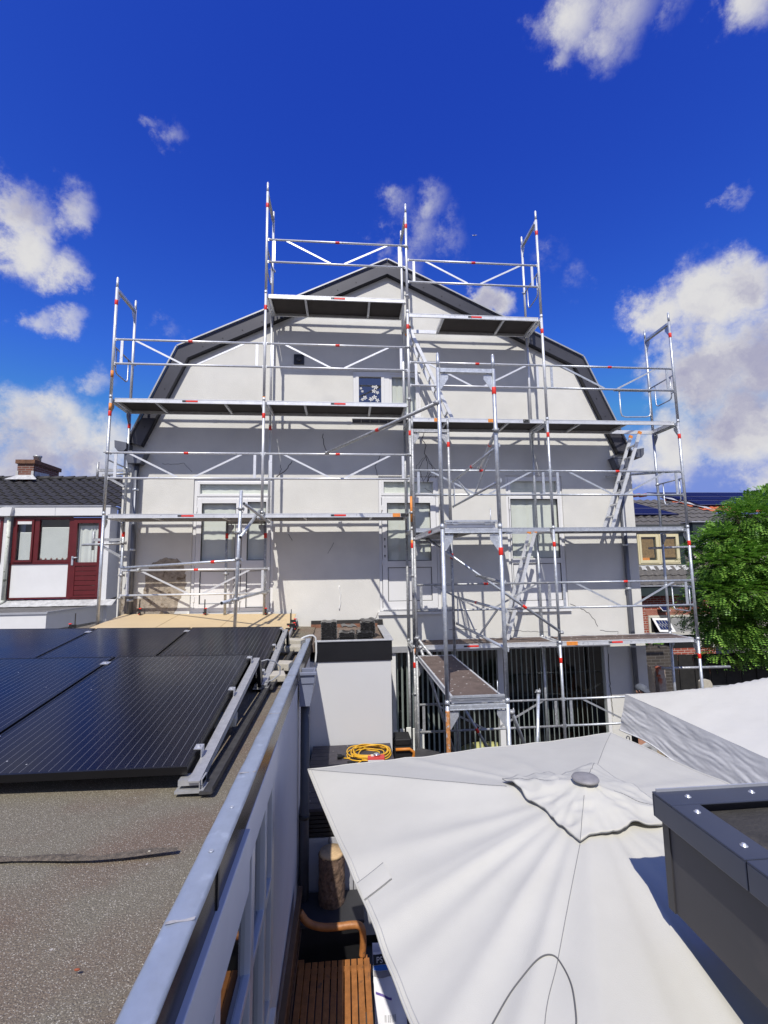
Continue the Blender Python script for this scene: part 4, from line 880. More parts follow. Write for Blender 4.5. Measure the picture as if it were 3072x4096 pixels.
# ------------------------------------------------------------------ tan protective board and its clamps
BD = [(-.89, .79, -.845), (-3.90, .79, -.785), (-3.90, -1.05, -.945), (-.835, -1.05, -1.005)]
bt = thing('protective_board', 'tan hardboard sheets covering the flat roof at the foot of the house wall', 'board', (-2.4, -.1, -.95))
mb = MB().prism(BD, (0, 0, -.008)); build('sheet', mb, board_tan, bt)
sm_ = MB()
for f in (.36, .68):
    a = Vector(BD[0]).lerp(Vector(BD[1]), f); b_ = Vector(BD[3]).lerp(Vector(BD[2]), f); sm_.bar(a + Vector((0, 0, .0015)), b_ + Vector((0, 0, .0015)), .006, .002)
build('sheet_joint', sm_, M('board_joint', (.33, .24, .13), .8), bt)
def clamp(label, p, d, h=.26):
    p = Vector(p); d = Vector(d).normalized(); t = thing('bar_clamp', label, 'clamp', p, 'clamps holding the tan board')
    u = Vector((0, 0, 1)); s_ = d.cross(u)
    build('bar', MB().bar(p, p + u * h, .018, .007, up=d), black_rub, t)
    build('body', MB().obox(p + u * .07 + d * .03, d * .045, s_ * .013, u * .022).obox(p + u * .035 + d * .055, d * .015, s_ * .012, u * .05).path([p + u * .09 + d * .05, p + u * .05 + d * .085, p - u * .0 + d * .09], .010, 6).obox(p + u * .02 - d * .03, d * .04, s_ * .012, u * .014), black_rub, t)
    for (q_, r_) in ((p + u * .105 + d * .065, (.026, .020, .010)), (p - u * .005 - d * .035, (.022, .022, .008)), (p + u * .012 + d * .07, (.015, .015, .010))): build('grip', MB().blob(q_, r_), red_band, t)
for lb, p, d in (('black and red clamp on the far board edge below the cement patch', (-3.62, .72, -.79), (.5, -.8, 0)), ('black and red clamp on the far board edge below the double door', (-2.50, .72, -.81), (.5, -.8, 0)), ('black and red clamp on the far board edge beside the door jamb', (-1.44, .72, -.83), (.4, -.9, 0)),
                 ('red handled clamp at the board corner above the concrete slabs', (-.86, -.25, -.93), (1, -.2, 0)), ('red handled clamp lower on the board edge by the roof tiles', (-.84, -.55, -.96), (1, .4, 0)), ('red handled clamp beside the outer scaffold leg', (-4.02, -.50, -.90), (-1, -.1, 0))):
    clamp(lb, p, d)
ed = build('edge_strip', MB().bar((-.80, -1.05, -.985), (-.84, .40, -.90), .03, .05), trim_alu, bt)

# ------------------------------------------------------------------ white flat roofed annex against the house
ax_ = thing('white_annex', 'small white flat roofed annex with a black fascia beside the sliding doors', 'annex', (.05, -.15, GZ))
AX0, AX1, AY = -.60, .672, -1.15
build('wall', MB().box(AX0 + .06, AX1 - .015, AY + .015, .86, GZ, -1.335), M('smooth_white_panel', (.62, .62, .62), .7, var=.015, vscale=1.5), ax_)
build('fascia', MB().box(-.43, AX1, AY, AY + .03, -1.335, -1.06).box(AX1 - .03, AX1, AY + .03, .858, -1.335, -1.06), black_trim, ax_, bevel=.003)
build('roof_deck', MB().box(-.53, AX1 - .03, AY + .03, .855, -1.2, -1.105), M('ponded_felt', (.16, .12, .095), .8, var=.35, vscale=3), ax_)
build('roof_trim', MB().box(-.43, AX1 + .02, AY - .015, AY + .06, -1.06, -1.04).box(AX1 - .10, AX1 + .02, AY + .06, .45, -1.06, -1.041), trim_alu, ax_, bevel=.003)
build('upstand', MB().box(-.62, .70, .80, .857, -1.105, -.985), bitumen_black, ax_)
build('kerb_wood', MB().box(-.62, .60, .76, .80, -1.105, -1.05), M('stained_kerb', (.22, .10, .06), .8, var=.4, vscale=8), ax_)
# roof tiles stacked on the annex
def roof_tile_mesh():
    mb = MB(); W, D_, T = .235, .30, .012
    prof = [(0, 0), (.03, .012), (.06, .014), (.09, .002), (.145, .0), (.175, .014), (.205, .014), (.235, .0)]
    for i in range(len(prof) - 1):
        a, b_ = prof[i], prof[i + 1]
        mb.prism([(a[0] - W / 2, -D_ / 2, a[1]), (b_[0] - W / 2, -D_ / 2, b_[1]), (b_[0] - W / 2, -D_ / 2, b_[1] + T), (a[0] - W / 2, -D_ / 2, a[1] + T)], (0, D_, 0))
    return mb
glossy_tile = M('glazed_black_tile', (.018, .018, .019), .28, var=.3, vscale=30, spots=((.35, .35, .36), 60, .66, .05))  # pale noise spots paint bright glints into the black tile
proto = None
STK = [((-.235, -.86), 13, 2, 'ribbed black roof tile in the tall stack next to the board clamps', 'roof tiles in the tall stack'), ((.03, -.80), 6, -3, 'ribbed black roof tile in the low stack just beside the tall one', 'roof tiles in the low middle stack'), ((.285, -.82), 6, 4, 'ribbed black roof tile in the low stack near the metal roof trim', 'roof tiles in the low end stack'), ((.36, -.42), 10, -2, 'ribbed black roof tile in the stack behind the low ones', 'roof tiles in the rear stack')]
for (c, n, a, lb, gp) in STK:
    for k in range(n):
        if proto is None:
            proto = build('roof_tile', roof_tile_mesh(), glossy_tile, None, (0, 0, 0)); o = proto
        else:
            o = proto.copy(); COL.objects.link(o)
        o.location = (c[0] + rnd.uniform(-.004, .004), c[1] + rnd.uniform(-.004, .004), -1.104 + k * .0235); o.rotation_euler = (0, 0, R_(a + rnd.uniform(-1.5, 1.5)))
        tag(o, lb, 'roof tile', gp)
# loose tiles lying aslant on top
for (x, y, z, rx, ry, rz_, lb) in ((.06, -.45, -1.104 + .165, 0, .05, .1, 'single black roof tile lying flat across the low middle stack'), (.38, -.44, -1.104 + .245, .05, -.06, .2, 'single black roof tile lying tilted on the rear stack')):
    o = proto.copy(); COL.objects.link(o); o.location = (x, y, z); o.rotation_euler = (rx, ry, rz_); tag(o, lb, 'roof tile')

# ------------------------------------------------------------------ garden cabinet, cable coil, red box
cb = thing('garden_cabinet', 'low grey cabinet with a black ribbed lid in front of the white annex', 'cabinet', (.1, -2.05, GZ))
CX0, CX1, CY0, CY1, CZ = -.44, .62, -2.84, -1.14, -2.44
lid = MB(); y = CY0
while y < CY1 - .05:
    lid.box(CX0, CX1, y, min(y + .112, CY1), CZ - .03, CZ); y += .118
build('lid', lid, deckblack, cb, bevel=.003)
lou = MB()
for k in range(6): lou.box(CX0 + .01, CX1 - .02, CY0 + .01, CY0 + .03, CZ - .035 - k * .04 - .03, CZ - .035 - k * .04)
build('louvre', lou, black_rub, cb)
build('body', MB().box(CX0 + .02, CX1 - .03, CY0 + .04, CY1, GZ + .03, CZ - .031), black_rub, cb)
for k in range(4):
    x0 = CX0 + .03 + k * .245; build('door', MB().box(x0, x0 + .238, CY0 + .02, CY0 + .04, GZ + .12, CZ - .29), cabinet_grey, cb, bevel=.003)
cc_ = thing('cable_coil', 'coiled yellow extension cable with black plugs on the black lid', 'cable', (.30, -1.57, CZ))
def coil():
    mb = MB()
    for k in range(9):
        r = rnd.uniform(.17, .26); ex, ey = r * rnd.uniform(.95, 1.15), r * rnd.uniform(.75, 1.0); a0 = rnd.uniform(0, 6.28); ox, oy = rnd.uniform(-.04, .04), rnd.uniform(-.03, .03)
        pts = [(.30 + ox + ex * math.cos(a0 + 2 * math.pi * j / 26), -1.56 + oy + ey * math.sin(a0 + 2 * math.pi * j / 26), CZ + .012 + .006 * k + .010 * math.sin(j * .7 + k)) for j in range(27)]
        mb.path(pts, .0075, 6)
    mb.path([(.10, -1.62, CZ + .03), (.04, -1.68, CZ + .012), (-.02, -1.66, CZ + .012)], .0075, 6); mb.path([(.24, -1.75, CZ + .03), (.16, -1.83, CZ + .01), (.11, -1.86, CZ + .012)], .0075, 6)
    return mb
build('cable', coil(), yellow_cab, cc_)
build('plug', MB().lathe((-.01, -1.66, CZ + .032), [(.012, 0), (.016, .03), (.03, .04), (.028, .075), (.034, .08), (.034, .09)], 14, axis=(-1, .1, 0)), black_rub, cc_)
build('plug', MB().lathe((.12, -1.85, CZ + .032), [(.012, 0), (.02, .03), (.026, .045), (.026, .085), (.03, .09)], 14, axis=(-1, -.35, 0)), black_rub, cc_)
rb = thing('red_box', 'small red and white box with a silver bag on top beside the yellow cable', 'box', (.385, -1.80, CZ))
ca, sa = math.cos(R_(-4)), math.sin(R_(-4))
build('box', MB().obox((.385, -1.80, CZ + .035), (.105 * ca, .105 * sa, 0), (-.06 * sa, .06 * ca, 0), (0, 0, .035)), red_case, rb, bevel=.004)
build('white_side', MB().obox((.38, -1.8615, CZ + .028), (.1 * ca, .1 * sa, 0), (0, .001, 0), (0, 0, .022)), bag_white, rb)
build('lid_label', MB().obox((.355, -1.77, CZ + .0715), (.035, 0, 0), (0, .03, 0), (0, 0, .001)), bag_white, rb)
build('foil_bag', MB().blob((.395, -1.785, CZ + .085), (.048, .035, .018)), foil, rb)

# ------------------------------------------------------------------ big square parasol
PLc, PFc, PNc, PEc = Vector((-.26, -4.44, -1.40)), Vector((2.362, -3.755, -1.5)), Vector((.417, -7.06, -1.46)), Vector((3.04, -6.38, -1.52))
rp = random.Random(5)
RID = [(rp.uniform(-math.pi, math.pi), rp.uniform(.004, .013) * rp.choice((1, 1, -.8)), rp.uniform(.03, .10), rp.uniform(.1, .5)) for _ in range(30)]
RID += [(-2.72, .024, .045, .2), (-2.90, .020, .05, .2), (-3.05, .016, .04, .3), (2.9, .012, .06, .2), (-2.56, .020, .035, .35), (-2.2, .018, .045, .3), (-2.02, .020, .04, .25), (-1.80, .022, .04, .3), (-1.62, .016, .035, .35), (-1.4, .014, .05, .25), (1.2, .006, .05, .1), (2.0, .007, .05, .2)]
def can(u, v, lift=0.0):
    m = max(abs(u), abs(v)); th = math.atan2(v, u)
    k = 1 - .008 * (1 - min(abs(u), abs(v)) / max(m, 1e-6)) * (1 if m > .9 else m)
    a, b_ = u * k, v * k
    p = PNc * ((1 - a) * (1 - b_) / 4) + PEc * ((1 + a) * (1 - b_) / 4) + PLc * ((1 - a) * (1 + b_) / 4) + PFc * ((1 + a) * (1 + b_) / 4)
    p = p + Vector((-.14, 0, .285)) * (1 - m)
    fr = (th / (math.pi / 4)) % 1.0
    z = -.022 * math.sin(math.pi * fr) * m * (1.25 - m) * 1.6
    for (t0, am, w, s0) in RID:
        d = (th - t0 + math.pi) % (2 * math.pi) - math.pi
        if abs(d) < w * 3: z += am * math.exp(-(d / w) ** 2) * min(1, max(0, (m - s0 * .4)) * 2.2) * (1.15 - .55 * m)
    z += .010 * noise.noise(Vector((u * 2.2, v * 2.2, 1))) + .0025 * noise.noise(Vector((u * 7, v * 7, 4)))
    p.z += z + lift
    return p
um = thing('garden_parasol', 'large square off white parasol with a loose vent cap and grey centre disc', 'parasol', (1.33, -5.42, GZ))
cm = MB().grid(lambda a, b_: can(a * 2 - 1, b_ * 2 - 1), 150, 150)
canopy = build('canopy', cm, canopy_cloth, um)
sd_ = canopy.modifiers.new('thickness', 'SOLIDIFY'); sd_.thickness = .003
se = MB()
for (su, sv) in ((-1, 1), (1, 1), (1, -1)):
    se.path([can(su * (.23 + .77 * k / 40), sv * (.23 + .77 * k / 40), .0008) for k in range(41)], .0014, 5)
def catmull(P, n):
    out = []
    for i in range(len(P) - 1):
        a, b_, c, d = (Vector(P[max(0, i - 1)]), Vector(P[i]), Vector(P[i + 1]), Vector(P[min(len(P) - 1, i + 2)]))
        for k in range(n):
            t = k / n; out.append(.5 * ((2 * b_) + (c - a) * t + (2 * a - 5 * b_ + 4 * c - d) * t * t + (3 * b_ - a - 3 * c + d) * t ** 3))
    out.append(Vector(P[-1])); return out
se.path([can(q.x, q.y, .0008) for q in catmull([(-.23, -.184), (-.415, -.316), (-.58, -.436), (-.713, -.531), (-.86, -.70), (-1, -1)], 10)], .0014, 5)
build('seam', se, seam_grey, canopy)
hem = MB(); pts = [(-1 + 2 * k / 60, 1) for k in range(60)] + [(1, 1 - 2 * k / 60) for k in range(60)] + [(1 - 2 * k / 60, -1) for k in range(60)] + [(-1, -1 + 2 * k / 60) for k in range(60)]
hem.path([can(u, v, -.002) for u, v in pts], .006, 6, closed=True)
hem.path([can(u * .985, v * .985, .001) for u, v in pts], .0016, 4, closed=True, mi=1)
build('hem', hem, [canopy_cloth, M('hem_stitch', (.45, .45, .44), .9)], canopy)
arch0 = [(-.92, -.51), (-.864, -.483), (-.824, -.467), (-.728, -.43), (-.628, -.416), (-.583, -.421), (-.579, -.451), (-.598, -.503), (-.643, -.561), (-.672, -.586), (-.72, -.65)]
arch = [(q.x, q.y) for q in catmull(arch0, 8)]
build('corner_pocket', MB().path([can(u, v, .002) for u, v in arch], .0026, 6), M('pocket_edge', (.12, .12, .12), .9), canopy)
build('edge_strap', MB().grid(lambda a, b_: can(-1.0 + .12 * a, .035 + .08 * b_ + .03 * a, .004 + .004 * math.sin(math.pi * b_)), 8, 6).path([can(-1.0 + .12 * k / 8, .032 + .03 * k / 8, .002) for k in range(9)], .002, 4, mi=1).path([can(-1.0 + .12 * k / 8, .118 + .03 * k / 8, .002) for k in range(9)], .002, 4, mi=1), [canopy_cloth, seam_grey], canopy)
KL, KF, KN, KE = Vector((-.212, .30)), Vector((.272, .28)), Vector((-.230, -.186)), Vector((.262, -.20))
def capf(u, v):
    m = max(abs(u), abs(v)); th = math.atan2(v, u)
    e = 1 + .035 * math.sin(th * 9) * m * (1 - min(abs(u), abs(v)) / max(m, 1e-6)); a, b_ = u * e, v * e
    q = KN * ((1 - a) * (1 - b_) / 4) + KE * ((1 + a) * (1 - b_) / 4) + KL * ((1 - a) * (1 + b_) / 4) + KF * ((1 + a) * (1 + b_) / 4)
    q = q - Vector((.023, .0485)) * (1 - m)
    p = can(q.x, q.y); sc = .012 * math.sin(th * 7 + 1) * m + .016 * math.sin(th * 3) * m
    p.z += .026 + .040 * (1 - m) ** 2 + sc * .5 - .012 * m * m
    n1 = noise.noise(Vector((u * 2.2 + v, v * 3 - u, 7))); n2 = noise.noise(Vector((th * 3.2, m * 3, 2)))
    p.z += .010 * (1 - 2 * abs(n1)) * min(1, m * 2) + .007 * (1 - 2 * abs(n2)) * min(1, m * 1.5)
    return p
cap_c = build('vent_cap', MB().grid(lambda a, b_: capf(a * 2 - 1, b_ * 2 - 1), 60, 60), canopy_cloth, canopy)
sd_ = cap_c.modifiers.new('thickness', 'SOLIDIFY'); sd_.thickness = .003
ce = MB(); pts2 = [(-1 + 2 * k / 40, 1) for k in range(40)] + [(1, 1 - 2 * k / 40) for k in range(40)] + [(1 - 2 * k / 40, -1) for k in range(40)] + [(-1, -1 + 2 * k / 40) for k in range(40)]
ce.path([capf(u, v) + Vector((0, 0, -.004)) for u, v in pts2], .0022, 6, closed=True)
for (su, sv) in ((-1, 1), (1, 1), (-1, -1), (1, -1)): ce.path([capf(su * (.28 + .72 * k / 20), sv * (.28 + .72 * k / 20)) + Vector((0, 0, .0005)) for k in range(21)], .0014, 5)
build('cap_edge', ce, M('cap_shade_and_seam', (.20, .20, .20), .9), cap_c)  # dark rim tube draws the shadow line below the cap; diagonals are seams
ct = capf(0, 0)
build('centre_disc', MB().lathe((ct.x, ct.y, ct.z - .004), [(.066, 0), (.068, .006), (.064, .013), (.04, .018), (.012, .020)], 28), disc_grey, um)
build('mast', MB().tube((ct.x, ct.y, GZ), (ct.x, ct.y, ct.z - .01), .03, 14), anthra_dark, um)
rb_ = MB()
for (su, sv) in ((-1, 1), (1, 1), (-1, -1), (1, -1), (0, 1), (0, -1), (1, 0), (-1, 0)): rb_.bar(can(su * .02, sv * .02, -.05), can(su * .98, sv * .98, -.030), .018, .026)
build('ribs', rb_, anthra_dark, um)
build('base', MB().box(ct.x - .45, ct.x + .45, ct.y - .45, ct.y + .45, GZ, GZ + .08), black_rub, um, bevel=.01)

# ------------------------------------------------------------------ party tent
tt = thing('party_tent', 'white party tent with a creased silvery valance at the garden side', 'tent', (4.9, -3.75, GZ))
T0, T1, TA, TB = 3.43, 6.42, -5.25, -2.28
TZE, TZP = -1.60, -.88
def tent_top(u, v):
    x = T0 + (T1 - T0) * u; y = TA + (TB - TA) * v
    m = max(abs(2 * u - 1), abs(2 * v - 1)); z = TZP + (TZE - TZP) * m - .10 * math.sin(math.pi * m) * .9
    z += .012 * noise.noise(Vector((x * 1.6, y * 1.6, 2))) + .006 * noise.noise(Vector((x * 5, y * 5, 5)))
    if v > .999: z -= .05 * math.sin(math.pi * u)
    return (x, y, z)
build('roof', MB().grid(tent_top, 60, 60), tent_cloth, tt)
def valance(side):
    def f(u, v):
        h = .395 * v
        a_ = u * 3.0; n1 = noise.noise(Vector((a_ * 1.6, v * 3.2 + a_ * 1.1, 3 + side))); n2 = noise.noise(Vector((a_ * 3.5, v * 9 + a_ * 3.0, side))); n3 = noise.noise(Vector((a_ * 9, v * 16 - a_ * 5, side + 9)))
        w = .008 * (1 - 2 * abs(n1)) + .004 * (1 - 2 * abs(n2)) + .0015 * n3
        w *= min(1, v * 3 + .1)
        b_ = .11 * v
        if side == 0: p = (T0 - b_ + w, TA + (TB - TA) * u, TZE - h + .02 * math.sin(u * 17) * v)
        elif side == 1: p = (T0 + (T1 - T0) * u, TB + b_ * .3 + w * .5, TZE - h - .05 * math.sin(math.pi * u))
        elif side == 2: p = (T1 + b_ + w, TA + (TB - TA) * u, TZE - h)
        else: p = (T0 + (T1 - T0) * u, TA - b_ + w, TZE - h)
        return p
    return f
silver = M('silver_valance', (.70, .70, .70), .42, metal=0, var=.05, vscale=5, bump=.25, bscale=16)
for s_ in range(4): build('valance', MB().grid(valance(s_), 260 if s_ == 0 else 60, 44 if s_ == 0 else 8), silver, tt)
build('valance_hem', MB().path([Vector(valance(0)(k / 120, 1)) for k in range(121)], .007, 6), white_paint, tt)
for (x, y) in ((T0 + .05, TB - .05), (T1 - .05, TB - .05), (T0 + .05, TA + .05), (T1 - .05, TA + .05)): build('leg', MB().box(x - .025, x + .025, y - .025, y + .025, GZ, TZE - .02), black_rub, tt)
pk = thing('padlock', 'brass padlock hanging from the tent corner by a long shackle', 'padlock', (3.40, -2.30, -2.32))
build('shackle', MB().path([(3.385, -2.31, -2.30), (3.385, -2.31, -2.12), (3.39, -2.31, -2.09), (3.405, -2.31, -2.08), (3.42, -2.31, -2.09), (3.425, -2.31, -2.12), (3.425, -2.31, -2.30)], .006, 6), galv, pk)
build('body', MB().box(3.37, 3.44, -2.33, -2.29, -2.36, -2.29), brass, pk, bevel=.006)

# ------------------------------------------------------------------ dark roof of the bay in the near corner
bx_ = thing('bay_roof', 'anthracite metal clad flat roof with screwed cap and a bitumen top', 'bay roof', (1.9, -7.6, -1.25))
QX0, QX1, QY0, QY1, QT = 1.142, 2.75, -9.2, -6.117, -.85
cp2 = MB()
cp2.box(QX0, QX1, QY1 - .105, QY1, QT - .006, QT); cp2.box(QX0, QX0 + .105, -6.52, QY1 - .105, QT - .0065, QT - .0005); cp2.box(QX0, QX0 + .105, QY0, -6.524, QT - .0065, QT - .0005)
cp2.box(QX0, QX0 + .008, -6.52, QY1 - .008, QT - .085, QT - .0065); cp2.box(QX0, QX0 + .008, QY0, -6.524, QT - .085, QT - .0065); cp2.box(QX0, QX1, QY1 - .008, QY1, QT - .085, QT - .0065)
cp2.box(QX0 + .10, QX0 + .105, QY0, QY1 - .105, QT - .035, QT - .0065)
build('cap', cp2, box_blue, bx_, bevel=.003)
build('cap_upstand', MB().box(QX0 + .012, QX1, QY1 - .010, QY1 - .004, QT, QT + .010), trim_alu, bx_)
sq = MB()
for (x, y) in ((1.20, -6.27), (1.245, -6.17), (1.195, -6.46), (1.50, -6.165), (1.80, -6.165), (1.20, -6.75)):
    sq.lathe((x, y, QT - .001), [(.011, 0), (.011, .002), (.006, .003), (.006, .007), (.002, .008)], 12)
build('screw', sq, trim_alu, bx_)
build('panel', MB().box(QX0 + .022, QX0 + .04, QY0, QY1 - .022, -1.232, QT - .02).box(QX0 + .04, QX1, QY1 - .04, QY1 - .022, -1.232, QT - .02), box_panel, bx_)
build('corner_strip', MB().box(QX0 + .017, QX0 + .022, QY1 - .055, QY1 - .022, -1.234, QT - .086), M('panel_edge', (.045, .043, .045), .5), bx_)
build('roof_felt', MB().grid(lambda u, v: (QX0 + .09 + (QX1 - QX0 - .09) * u, QY0 + (QY1 - .09 - QY0) * v, QT - .035 + .006 * noise.noise(Vector((u * 9, v * 14, 3)))), 40, 60), M('dusty_black_felt', (.040, .037, .034), .9, var=.35, vscale=4, bump=.7, bscale=70, spots=((.12, .105, .085), 2.4, .58, .12)), bx_)
build('underside', MB().box(QX0 + .04, QX1, QY0, QY1 - .04, -1.225, -1.21), box_panel, bx_)
build('seed_husk', MB().path([(1.52, -6.33, QT - .027), (1.535, -6.345, QT - .024), (1.545, -6.36, QT - .027)], .004, 5), white_paint, bx_)

# ------------------------------------------------------------------ bench, log, bag under the parasol edge
bn = thing('garden_bench', 'wooden slatted garden bench with a curved armrest in the shade beside the wall', 'bench', (-.1, -4.2, GZ))
SZ = -3.36
for k in range(11):
    x = -.40 + k * .0555; build('seat_slat', MB().box(x, x + .046, -5.0, -3.47, SZ - .02, SZ), wood_bench, bn, bevel=.003)
for y in (-4.95, -4.20, -3.56): build('seat_rail', MB().box(-.41, .21, y, y + .05, SZ - .07, SZ - .021), wood_bench, bn)
bk = MB().box(-.435, -.395, -5.0, -3.25, -2.96, -2.89).box(-.43, -.40, -5.0, -3.25, SZ + .08, SZ + .13)
for k in range(22): bk.box(-.425, -.41, -4.98 + k * .08, -4.98 + k * .08 + .045, SZ + .13, -2.96)
build('backrest', bk, M('dark_bench_back', (.10, .055, .03), .5, var=.2), bn, bevel=.003)
for y in (-3.44, -5.02):
    arm = MB().path(catmull([(-.40, y, -2.98), (-.33, y, -3.07), (-.20, y, -3.115), (-.05, y, -3.12), (.05, y, -3.115), (.115, y, -3.125), (.145, y, -3.17), (.15, y, -3.27), (.14, y, -3.37)], 4), .030, 10)
    build('armrest', arm, wood_bench, bn)
    for x in (-.39, .155): build('leg', MB().box(x - .03, x + .03, y - .03, y + .03, GZ, SZ - .02), wood_bench, bn)
LX, LY_, LZ0, LH = -.135, -3.0, -3.2, .43
lg = thing('log', 'upright bark covered log with a pale sawn top in front of the grey cabinet', 'log', (LX, LY_, LZ0))
def logf(u, v):
    a = 2 * math.pi * u; r = .125 + .010 * noise.noise(Vector((math.cos(a) * 4, math.sin(a) * 4, v * 6))) + .009 * noise.noise(Vector((math.cos(a) * 14, math.sin(a) * 14, v * 10)))
    return (LX + r * math.cos(a), LY_ + r * math.sin(a), LZ0 + LH * v)
build('bark', MB().grid(logf, 60, 30), bark, lg)
build('sawn_top', MB().lathe((LX, LY_, LZ0 + LH - .01), [(.125, 0), (.116, .03), (.02, .033)], 24), M('sawn_wood', (.55, .38, .20), .8, var=.25, vscale=20), lg)
cr8 = thing('storage_crate', 'black storage crate carrying the log', 'crate', (-.1, -3.02, GZ))
build('box', MB().box(-.42, .16, -3.26, -2.87, GZ, LZ0 - .03), black_rub, cr8, bevel=.012)
build('lid', MB().box(-.43, .17, -3.27, -2.86, LZ0 - .03, LZ0 - .001), M('charcoal_lid', (.035, .035, .037), .6), cr8, bevel=.008)
bg = thing('plaster_bag', 'white printed sack with a barcode standing beside the bench', 'sack', (.37, -3.55, GZ))
def bagf(u, v):
    x = .235 + .26 * u; b_ = .035 * math.sin(math.pi * u) * math.sin(math.pi * min(1, v + .15)); return (x, -3.42 - .30 * (1 - v) - b_, GZ + .02 + .40 * v + .012 * noise.noise(Vector((u * 4, v * 5, 2))))
build('sack', MB().grid(bagf, 14, 18).grid(lambda u, v: Vector(bagf(1 - u, v)) + Vector((0, .10, .0)), 14, 6), bag_white, bg)
build('black_print', MB().grid(lambda u, v: Vector(bagf(.0 + .95 * u, .84 + .13 * v)) + Vector((0, -.004, .001)), 10, 3), black_rub, bg)
build('blue_print', MB().grid(lambda u, v: Vector(bagf(.0 + .6 * u, .775 + .06 * v)) + Vector((0, -.004, .001)), 10, 3), blue_print, bg)
build('grey_print', MB().grid(lambda u, v: Vector(bagf(.0 + .95 * u, .70 + .07 * v)) + Vector((0, -.004, .001)), 10, 3), disc_grey, bg)
build('violet_print', MB().grid(lambda u, v: Vector(bagf(.05 + .5 * u, .50 - .05 * u + .03 * v)) + Vector((0, -.004, .001)), 10, 3), purple_print, bg)
bc = MB()
for k in range(14):
    if k in (3, 8): continue
    w = (.006, .010, .004)[k % 3]; u = .30 + k * .026
    bc.quad(Vector(bagf(u, .20)) + Vector((0, -.005, .001)), Vector(bagf(u + w, .20)) + Vector((0, -.005, .001)), Vector(bagf(u + w, .29)) + Vector((0, -.005, .001)), Vector(bagf(u, .29)) + Vector((0, -.005, .001)))
build('barcode', bc, black_rub, bg)
tcu = bpy.data.curves.new('lettering', 'FONT'); tcu.body = 'PS M'; tcu.size = .06; tcu.extrude = .001; tcu.materials.append(bag_white)
t0_ = bpy.data.objects.new('lettering_curve', tcu); COL.objects.link(t0_); bpy.context.view_layer.update(); tme = bpy.data.meshes.new_from_object(t0_.evaluated_get(bpy.context.evaluated_depsgraph_get())); bpy.data.objects.remove(t0_)
to = bpy.data.objects.new('lettering', tme); COL.objects.link(to); to.parent = bg; pb = Vector(bagf(.1, .87)) - Vector((.37, -3.55, GZ)); to.location = pb + Vector((0, -.008, .0)); to.rotation_euler = (R_(72), 0, 0)

# ------------------------------------------------------------------ things by the sliding doors
tb_ = thing('tool_case', 'black tool case with an orange handle behind the white annex corner', 'tool case', (.86, -.75, GZ + .7))
build('case', MB().box(.70, .98, -.95, -.55, -3.03, -2.60).box(.72, .96, -.90, -.60, -2.60, -2.50), black_rub, tb_, bevel=.02)
build('handle', MB().path([(.72, -.97, -2.62), (.92, -.97, -2.62), (.98, -.97, -2.66), (.98, -.97, -2.72), (.93, -.97, -2.79), (.72, -.97, -2.80)], .022, 8), M('orange_plastic', (.62, .22, .03), .5), tb_)
pl_ = thing('planter_trough', 'long dark planter trough in front of the sliding doors', 'planter', (1.5, -.6, GZ))
build('trough', MB().prism([(.99, -.85, -2.78), (2.2, -1.25, -2.95), (2.2, -1.25, GZ), (.99, -.85, GZ)], (.12, .36, 0)), M('dark_trough', (.06, .058, .06), .6, var=.3, vscale=6), pl_, bevel=.004)
build('stand', MB().box(.68, 1.0, -.98, -.52, GZ, -3.035), black_rub, tb_)
for i, (cx, lb) in enumerate(((1.10, 'white slatted garden chair behind the scaffold leg at the sliding doors'),)):
    ch = thing('garden_chair', lb, 'chair', (cx, .35, GZ))
    for k in range(5): build('back_slat', MB().box(cx - .27 + k * .115, cx - .27 + k * .115 + .085, .44, .465, -3.36, -2.80 - .02 * abs(k - 2)), chair_white, ch, bevel=.01)
    build('seat', MB().box(cx - .28, cx + .28, .0, .46, -3.40, -3.37), chair_white, ch, bevel=.01)
    for (x, y) in ((cx - .25, .03), (cx + .25, .03), (cx - .25, .43), (cx + .25, .43)): build('leg', MB().box(x - .02, x + .02, y - .02, y + .02, GZ, -3.40), chair_white, ch)
yc = thing('yellow_cushion', 'pale yellow cushion on the floor behind the blinds', 'cushion', (2.7, 1.35, -3.73)); build('cushion', MB().blob((2.7, 1.35, -3.58), (.5, .18, .14), 0, 16, 10), M('yellow_cloth', (.62, .58, .25), .9), yc)

# ------------------------------------------------------------------ tiled roof helper
def tiles(mb, o, eu, ev, nu, nv, tw, tl, amp=.03, step=.022, clip=None):
    """pantile field: o corner, eu along the eave, ev up the slope"""
    o = Vector(o); eu = Vector(eu).normalized(); ev = Vector(ev).normalized(); en = eu.cross(ev)
    if en.z < 0: en = -en
    S = 6
    for r in range(nv):
        k = len(mb.v)
        for (dv, h) in ((0.0, step), (1.0, 0.0)):
            for i in range(nu * S + 1):
                t = (i % S) / S; w = amp * (math.sin(2 * math.pi * t) * .6 + .35 * math.cos(2 * math.pi * t))
                j = rnd.uniform(-.0015, .0015)
                mb.v.append(o + eu * (i / S * tw) + ev * ((r + dv * 1.04) * tl) + en * (h + w + j))
        n = nu * S + 1
        for i in range(nu * S): mb.face((k + i, k + i + 1, k + n + i + 1, k + n + i), 0, False)
        k2 = len(mb.v)
        for i in range(n): mb.v.append(mb.v[k + i] - en * step * 1.1)
        for i in range(nu * S): mb.face((k2 + i, k2 + i + 1, k + i + 1, k + i), 0, False)
    return mb

